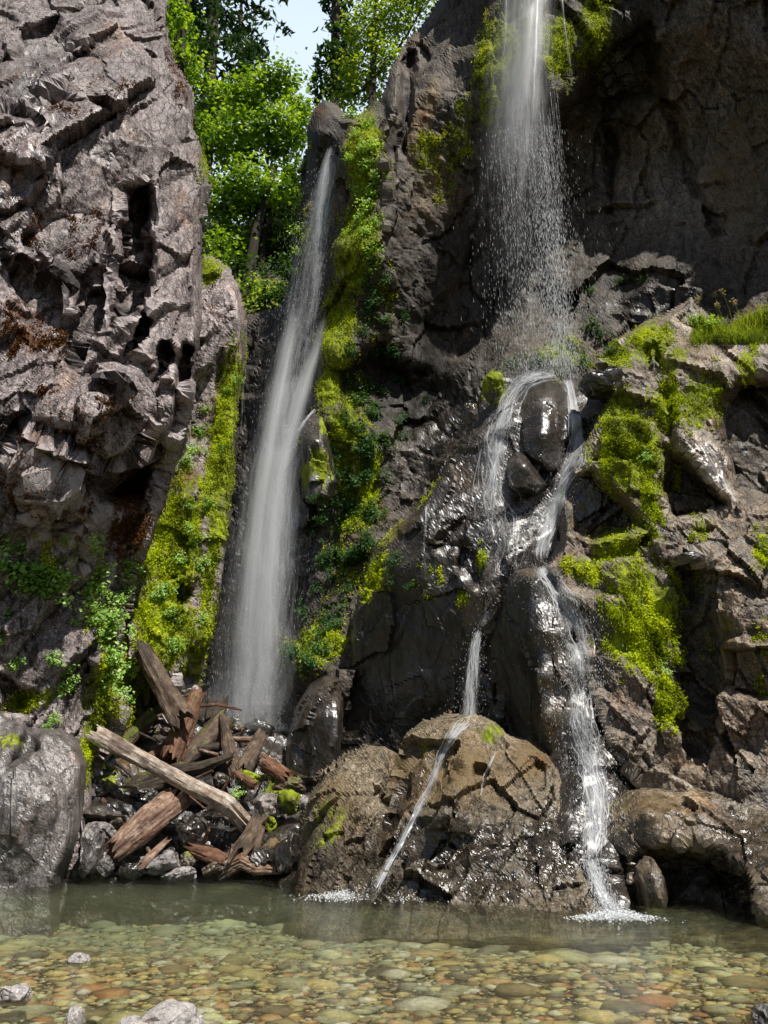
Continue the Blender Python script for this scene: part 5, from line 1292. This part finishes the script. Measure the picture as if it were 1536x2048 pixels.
# the slender waterfall
t = thing('waterfall', 'slender white waterfall sliding down the notch left of centre into the log pile', 'waterfall', tuple(at(490, 1450, 19.0)))
main = [(675, 283, 20.0, 24, 1.0), (662, 320, 20.0, 42, 1.0), (646, 390, 20.0, 66, .95), (628, 480, 20.15, 86, .8), (612, 570, 20.3, 100, .7), (596, 650, 20.3, 116, .7), (580, 740, 20.2, 124, .7), (556, 880, 19.9, 134, .75), (538, 1000, 19.7, 150, .8), (524, 1150, 19.4, 175, .75), (512, 1300, 19.2, 200, .7), (504, 1465, 19.0, 220, .7)]
sA = [(596, 600, 20.1, 50, .25), (576, 690, 20.0, 54, .8), (548, 830, 19.7, 50, 1), (522, 980, 19.5, 48, 1), (504, 1130, 19.3, 56, .85), (492, 1290, 19.1, 66, .65), (488, 1460, 19.0, 90, .5)]
sB = [(652, 620, 20.0, 26, .3), (632, 700, 20.0, 40, .8), (600, 790, 19.8, 50, 1), (566, 910, 19.6, 56, 1), (546, 1020, 19.4, 56, 1), (534, 1160, 19.2, 66, .85), (528, 1300, 19.0, 76, .65), (526, 1460, 18.9, 100, .5)]
sC = [(672, 286, 19.9, 18, 1), (655, 340, 19.9, 30, 1), (645, 420, 19.9, 34, 1), (640, 500, 20.0, 34, .9), (634, 580, 20.1, 34, .7), (622, 680, 20.1, 34, .5)]
sheets('water_sheet', [sheet(main, 120, 20, seed=1), sheet(main, 120, 20, dy=-0.35, shift=6, seed=2, bow=0.4), sheet(sC, 60, 10, seed=9, power=.7), sheet(sC, 60, 10, seed=10, dy=-.2, shift=-8)], 'veil', t)
sheets('silky_strand', [sheet(sA, 90, 14, seed=3, power=1.6), sheet(sA, 90, 14, seed=4, dy=-0.3, power=1.6), sheet(sA, 90, 14, seed=14, dy=-0.5, power=2.2), sheet(sB, 90, 14, seed=5, power=1.6), sheet(sB, 90, 14, seed=6, dy=-0.3, power=1.6), sheet(sB, 90, 14, seed=15, dy=-0.5, power=2.2), sheet(main[6:], 90, 14, seed=16, dy=-0.6, power=1.6), sheet(main[7:], 90, 14, seed=17, dy=-0.8, power=1.3), sheet([(500, 1330, 18.6, 200, .1), (494, 1400, 18.4, 260, .6), (490, 1470, 18.2, 300, .8)], 40, 16, seed=18, power=1.2, fade=(.3, .1)), sheet([(480, 1370, 18.2, 150, .1), (476, 1420, 18.0, 190, .6), (474, 1470, 17.9, 220, .7)], 40, 16, seed=19, power=1.2, fade=(.3, .15))], 'silk', t)
drops('droplets', np.concatenate([scatter(main, 2600, 7, 0.72), scatter(main[:6], 1300, 8, 0.66), scatter(sC, 500, 9, .6)]), 0.006, 0.09, t, 1)
rng = np.random.default_rng(10)
base = at(np.r_[rng.normal(485, 58, 9000), rng.normal(560, 26, 900)], np.r_[np.minimum(1465, 1450 - np.abs(rng.normal(0, 60, 9000))), 1440 - np.abs(rng.normal(0, 40, 900))], np.r_[rng.uniform(17.8, 19.2, 9000), rng.uniform(17.6, 18.6, 900)])
drops('spray', base, 0.0065, 0.008, t, 2, 0.0)

# the right plume: bunches of thin streams and falling drops
t = thing('waterfall', 'tall airy waterfall falling free from the mossy lip at the upper right', 'waterfall', tuple(at(1060, 745, 17.2)))
lip = [(1062, -120, 16.9, 100, .5), (1056, -20, 17.0, 120, .42), (1050, 80, 17.0, 130, .42), (1044, 160, 17.0, 140, .42), (1040, 240, 17.0, 155, .5), (1040, 330, 17.0, 165, .34), (1045, 450, 17.05, 165, .2), (1050, 560, 17.1, 160, .1)]
core = [(1082, -120, 16.8, 36, .8), (1074, 0, 16.85, 40, .85), (1070, 110, 16.85, 42, .85), (1064, 200, 16.85, 50, .75), (1060, 290, 16.9, 60, .45), (1064, 380, 16.9, 60, .2)]
sheets('water_sheet', [sheet(lip, 90, 20, seed=21, fade=(.02, .2)), sheet(lip, 90, 20, seed=22, dy=-.25, fade=(.02, .2)), sheet(core, 70, 12, seed=23, power=.8, fade=(.02, .3)), sheet(core, 70, 12, seed=24, dy=-.15, fade=(.02, .3)),
                       sheet([(1122, -20, 16.7, 10, 1), (1130, 60, 16.7, 10, 1), (1142, 140, 16.8, 8, .8)], 30, 5, seed=26), sheet([(1012, -60, 16.8, 30, .9), (1010, 60, 16.9, 30, .7), (1004, 160, 17, 34, .5)], 40, 8, seed=27)], 'veil', t)
sheets('soft_veil', [sheet([(1050, -60, 16.95, 150, .9), (1046, 120, 17.0, 170, .95), (1030, 260, 17.1, 180, .8), (1020, 420, 17.1, 190, .45), (1030, 600, 17.2, 190, .25), (1040, 740, 17.2, 200, .2)], 90, 16, seed=25, power=1.3), sheet([(1060, 0, 16.8, 70, .9), (1050, 140, 16.85, 90, 1), (1030, 260, 16.9, 120, .6), (1020, 380, 17, 140, .2)], 70, 12, seed=28, power=1.4)], 'silk', t)
rng = np.random.default_rng(30)
strands = []
for k in range(90):
    u = rng.choice([rng.uniform(1040, 1112), rng.uniform(965, 1120), rng.normal(1090, 12)]); v0 = rng.uniform(150, 330); v1 = v0 + rng.uniform(80, 380)
    dd = rng.uniform(0.5, 1)
    strands.append(sheet([(u, v0, 17 + rng.normal() * .25, 2.2, dd * .8), (u + (u - 768) * 0.0009 * (v1 - v0) * 0.35, v1, 17, 2.0, dd * .35)], 14, 3, seed=300 + k, bow=0))
sheets('stream_strands', strands, 'white', t)
n = 7000
vv = 250 + 505 * rng.uniform(0, 1, n) ** 0.85
ub = np.where(rng.uniform(size=n) < 0.4, rng.normal(1084, 15, n), rng.normal(1046, 42, n))
uu = ub + (ub - 768) * (vv - 250) * 0.00028
P = at(uu, vv, 17.0 + rng.normal(size=n) * 0.35)
P0, k = P, 700
ub = rng.choice([1078, 1090, 1100, 1062], k) + rng.normal(size=k) * 7
vv = rng.uniform(420, 730, k)
P1 = at(ub + (ub - 768) * (vv - 250) * 0.00028, vv, 17.0 + rng.normal(size=k) * 0.2)
drops('droplets', np.concatenate([P0, P1]), np.r_[np.full(len(P0), 0.0075), np.full(k, 0.014)], np.r_[np.full(len(P0), 0.13), np.full(k, 0.11)], t, 31)
k = 6000
uu = np.r_[rng.normal(1060, 50, k // 2), rng.uniform(975, 1150, k - k // 2)]
drops('spray', at(uu, 745 - np.abs(rng.normal(0, 22, k)) + np.abs(uu - 1060) * 0.06, 17.1 + rng.normal(size=k) * 0.3), 0.009, 0.011, t, 33, 0.0)


def cascade(label, lists, nd=400, seed=0, dw=0.010, mat='white', base=None, m=10, off=0.05, spread=1.15, strands=None):
    """a stream over rock: a thin film plus many separate wandering threads that start, join and stop on the way down"""
    p0 = lists[0][1][-1]
    t = thing('cascade', label, 'cascade', tuple(hit(p0[0], p0[1])[0]))
    film, thr, P = [], [], []
    for i, (free, pth) in enumerate(lists):
        rng = np.random.default_rng(seed + i)
        ln = sum(math.hypot(a[0] - b[0], a[1] - b[1]) for a, b in zip(pth[1:], pth[:-1]))
        n = max(20, int(ln / 4))
        fp = [(u, v, Y, w * 1.25, d * (0.72 if d < .8 else 0.88)) for (u, v, Y, w, d) in pth]
        film.append(sheet(fp, n, m, drape=not free, off=off, seed=seed + i * 3, power=1.4, fade=(.05, .08), bow=0.06))
        Q = densify(pth, 160)
        wmax = Q[:, 3].mean()
        K = strands or int(6 + wmax * 0.75)
        for k in range(K):
            s0 = max(0, rng.uniform(-0.25, 0.85)); s1 = min(1, s0 + rng.uniform(0.12, 0.5))
            o0 = np.clip(rng.normal() * 0.42, -1, 1)
            i0, i1 = int(s0 * 159), int(s1 * 159)
            if i1 - i0 < 10: continue
            seg = Q[i0:i1:max(1, (i1 - i0) // 12)]
            wn = fbm(np.stack([np.arange(len(seg)) * 0.45, np.full(len(seg), k * 3.7), np.full(len(seg), seed * 1.0)], -1), 2, seed)
            lat = np.clip(o0 + wn * 0.55, -1.1, 1.1) * seg[:, 3] * 0.5
            tg = np.gradient(seg[:, :2], axis=0); tg /= np.linalg.norm(tg, axis=-1, keepdims=True) + 1e-9
            w = rng.uniform(1.6, 4.4) * (1 + 0.5 * wn)
            pp = [(q[0] + tg[j, 1] * lat[j], q[1] - tg[j, 0] * lat[j], q[2], max(1.2, w[j]), min(1, q[4] * rng.uniform(0.7, 1.25))) for j, q in enumerate(seg)]
            thr.append(sheet(pp, max(8, int((i1 - i0) / 159 * ln / 5)), 4, drape=not free, off=off + 0.03, seed=seed + k + 40, power=0.6, fade=(.15, .2), bow=0.0, dy=rng.normal() * .05))
        k = rng.choice(160, nd, p=(Q[:, 3] * Q[:, 4]) / (Q[:, 3] * Q[:, 4]).sum())
        for a in k:
            u, v, Y, w, de = Q[a]
            x, y = u + rng.normal() * w * 0.5 * spread, v + rng.normal() * 4
            if free: P.append(at(x, y, Y + rng.normal() * .12))
            else:
                p, _ = hit(x, y, Y or 16.0); P.append(p - (p - CAM) / np.linalg.norm(p - CAM) * abs(rng.normal()) * 0.16)
    sheets('water_film', film, mat, t)
    sheets('water_strands', thr, 'thread', t)
    drops('droplets', np.array(P), dw * 0.8, dw * 3.0, t, seed, 0.75)
    return t


cascade('white chute of water running right of the glistening dome boulder', [(False, [(1130, 748, 0, 30, .95), (1140, 775, 0, 20, 1), (1146, 820, 0, 24, 1), (1154, 870, 0, 32, 1), (1156, 912, 0, 46, 1), (1138, 946, 0, 40, 1), (1116, 992, 0, 38, 1), (1100, 1045, 0, 36, 1), (1086, 1090, 0, 34, 1), (1078, 1128, 0, 40, 1)]),
                                                                              (False, [(1108, 1000, 0, 50, .6), (1080, 1040, 0, 44, .5), (1060, 1070, 0, 40, .35)])], 1100, 41)
cascade('lacy veil of water over the slab left of the glistening dome boulder', [(False, [(1130, 748, 0, 20, .5), (1080, 745, 0, 30, .85), (1040, 760, 0, 44, .8), (1012, 800, 0, 56, .75), (998, 840, 0, 70, .8), (990, 885, 0, 70, .8), (984, 940, 0, 60, .75), (992, 1000, 0, 96, .66), (1008, 1060, 0, 110, .58), (1005, 1120, 0, 90, .45), (1000, 1180, 0, 60, .3)]),
                                                                                 (False, [(1020, 790, 0, 24, .8), (1002, 850, 0, 26, .9), (990, 930, 0, 20, .9), (975, 1000, 0, 30, .6), (985, 1080, 0, 30, .5)])], 1600, 51, m=14)  # water veil, made denser over the slab to stand for its sheen
cascade('spray of water down the right shoulder of the tall dark block', [(False, [(1076, 1130, 0, 34, .9), (1104, 1158, 0, 46, .85), (1130, 1200, 0, 54, .95), (1148, 1250, 0, 58, .9), (1160, 1310, 0, 62, .85), (1166, 1370, 0, 64, .75)]),
                                                                         (False, [(1162, 1350, 0, 64, .6), (1158, 1400, 0, 66, .7), (1158, 1440, 0, 64, .8), (1172, 1490, 0, 64, .85), (1188, 1550, 0, 60, .95), (1196, 1610, 0, 60, 1), (1190, 1670, 0, 62, .9), (1180, 1725, 0, 34, .9)]),
                                                                         (False, [(1180, 1720, 0, 26, .95), (1204, 1785, 0, 22, 1), (1228, 1830, 0, 34, 1)])], 1700, 61, m=12, dw=0.012)
p1_, p2_ = hit(950, 1268)[0], hit(938, 1440)[0]
yf = min(p1_[1], p2_[1] + 0.4) - 0.15
cascade('narrow jet of water dropping onto the big ochre boulder and running down its left side', [(True, [(958, 1258, yf, 16, .9), (950, 1290, yf, 26, 1), (944, 1350, yf, 32, 1), (940, 1400, yf, 34, 1), (936, 1442, yf, 44, 1)]),
        (False, [(940, 1436, 0, 40, .9), (908, 1466, 0, 30, .9), (884, 1505, 0, 21, .85), (866, 1560, 0, 17, .85), (838, 1618, 0, 18, .85), (806, 1675, 0, 16, .85), (775, 1730, 0, 16, .9), (746, 1788, 0, 24, 1)])], 420, 81, m=7, dw=0.009)
cascade('thin trickle down the middle of the big ochre boulder', [(False, [(992, 1500, 0, 5, .5), (980, 1530, 0, 8, .8), (966, 1560, 0, 7, .7), (960, 1600, 0, 5, .4)])], 20, 91, m=4)
cascade('wet film of water on the pale slab under the lacy veil', [(False, [(968, 1150, 0, 40, .35), (985, 1190, 0, 44, .4), (972, 1230, 0, 30, .45), (956, 1262, 0, 14, .7)])], 60, 95, m=8)
cascade('fine trickle off the dark ledge between the waterfalls', [(False, [(854, 1010, 0, 6, .7), (850, 1060, 0, 8, .7), (846, 1110, 0, 6, .5), (852, 1140, 0, 5, .4)])], 60, 101, m=4)
cascade('small trickle among the stones below the bleached log', [(False, [(446, 1640, 0, 30, .4), (442, 1670, 0, 34, .45), (440, 1694, 0, 30, .35)])], 60, 105, m=8)
cascade('tiny white spill into the pool beside the big grey boulder', [(False, [(208, 1716, 0, 7, .9), (211, 1735, 0, 7, .9), (212, 1752, 0, 8, .8)])], 20, 109, m=4)
cascade('thin streak of water at the right edge of the mossy wall', [(False, [(494, 640, 0, 6, .6), (490, 720, 0, 6, .6), (484, 820, 0, 8, .6), (480, 880, 0, 8, .3)])], 60, 113, m=4)
cascade('small side spill beside the mossy spur in the slender waterfall', [(True, [(632, 816, 18.7, 8, .8), (614, 836, 18.6, 10, 1), (598, 862, 18.6, 12, .9), (582, 900, 18.7, 14, .6)])], 160, 117, m=5)
cascade('white water foaming between logs below the splintered trunk', [(True, [(470, 1552, 15.9, 16, .6), (468, 1575, 15.8, 20, .55), (466, 1600, 15.7, 16, .4)])], 80, 121, m=6)
cascade('white water foaming under the dark splintered log', [(True, [(400, 1555, 15.9, 16, .5), (402, 1580, 15.8, 18, .4)])], 60, 131, m=6)
cascade('thin white film painted as glare on the leaning slab at the right', [(False, [(1405, 890, 0, 24, .55), (1425, 925, 0, 28, .6), (1450, 970, 0, 22, .6), (1475, 1005, 0, 16, .5)])], 60, 125, m=8)  # white film added to give the wet slab its glare

# foam where the streams meet the pool
rng = np.random.default_rng(140)
for (u, v, ru, n_, lab) in ((735, 1792, 90, 3200, 'white foam where the narrow jet meets the pool'), (1226, 1836, 60, 2400, 'white foam where the right hand spray meets the pool')):
    Y0 = water_y(v)
    c = at(u, v, Y0); s = float(px_size(v, Y0))
    x = rng.normal(size=n_) * ru * s * 0.62; y = -np.abs(rng.normal(size=n_)) * ru * s * 0.42 + 0.05
    V, Fq = leaf_cloud(np.stack([c[0] + x, c[1] + y, np.abs(rng.normal(size=n_)) * 0.05 * np.exp(-(x / (ru * s)) ** 2) + 0.006], -1), np.array([0, 0, 1]) + rng.normal(size=(n_, 3)) * 0.5, 0.022, 1.3, 0.1, rng)
    obj('foam', mesh_np('foam', V, Fq, [M['drop']]), label=lab, cat='foam', kind='stuff')
# ------------------------------------------------------------------ light, sky, camera
SUN = Vector((0.30, -0.42, 0.856)).normalized()
w = bpy.data.worlds.new('World'); bpy.context.scene.world = w; w.use_nodes = True
nt = w.node_tree
sky = nt.nodes.new('ShaderNodeTexSky'); sky.sky_type = 'NISHITA'; sky.sun_disc = False
sky.sun_elevation = math.asin(SUN.z); sky.sun_rotation = math.atan2(SUN.x, SUN.y)
# thin bright summer cloud over the trees, part of the sky itself
tcw = nt.nodes.new('ShaderNodeTexCoord'); nz = nt.nodes.new('ShaderNodeTexNoise'); nz.inputs['Scale'].default_value = 2.2; nz.inputs['Detail'].default_value = 7
nt.links.new(tcw.outputs['Generated'], nz.inputs['Vector'])
mr = nt.nodes.new('ShaderNodeMapRange'); mr.inputs[1].default_value = 0.28; mr.inputs[2].default_value = 0.46; nt.links.new(nz.outputs['Fac'], mr.inputs[0])
mx = nt.nodes.new('ShaderNodeMix'); mx.data_type = 'RGBA'; mx.inputs[7].default_value = (14.0, 16.6, 19.5, 1)
dt = nt.nodes.new('ShaderNodeVectorMath'); dt.operation = 'DOT_PRODUCT'; dt.inputs[1].default_value = (-0.08, 0.77, 0.63); nt.links.new(tcw.outputs['Generated'], dt.inputs[0])
m2 = nt.nodes.new('ShaderNodeMapRange'); m2.inputs[1].default_value = 0.80; m2.inputs[2].default_value = 0.97; nt.links.new(dt.outputs['Value'], m2.inputs[0])
m3 = nt.nodes.new('ShaderNodeMath'); m3.operation = 'MULTIPLY'; nt.links.new(mr.outputs[0], m3.inputs[0]); nt.links.new(m2.outputs[0], m3.inputs[1])
nt.links.new(m3.outputs[0], mx.inputs[0]); nt.links.new(sky.outputs[0], mx.inputs[6])
nt.links.new(mx.outputs[2], nt.nodes['Background'].inputs[0])
nt.nodes['Background'].inputs[1].default_value = 0.057
sl = bpy.data.lights.new('sun', 'SUN'); sl.energy = 5.0; sl.angle = R(0.5); sl.color = (1.0, 0.955, 0.88)
so = bpy.data.objects.new('sun', sl); C.objects.link(so); so.rotation_euler = SUN.to_track_quat('Z', 'Y').to_euler(); so.location = (0, 0, 40)
cam = bpy.data.cameras.new('camera'); co_ = bpy.data.objects.new('camera', cam); C.objects.link(co_)
cam.sensor_fit = 'VERTICAL'; cam.sensor_height = 24.0; cam.lens = F / H0 * 24.0
cam.clip_start = 0.05; cam.clip_end = 2000
co_.location = tuple(CAM); co_.rotation_euler = (R(90) + PITCH, 0, 0)
S = bpy.context.scene
S.camera = co_
S.view_settings.view_transform = 'Standard'; S.view_settings.look = 'None'; S.view_settings.exposure = 0
S.cycles.max_bounces = 8; S.cycles.transparent_max_bounces = 40; S.cycles.diffuse_bounces = 3; S.cycles.glossy_bounces = 3
S.cycles.caustics_reflective = False; S.cycles.caustics_refractive = False
S.cycles.sample_clamp_indirect = 6; S.cycles.sample_clamp_direct = 12
S.render.resolution_x = 768; S.render.resolution_y = 1024
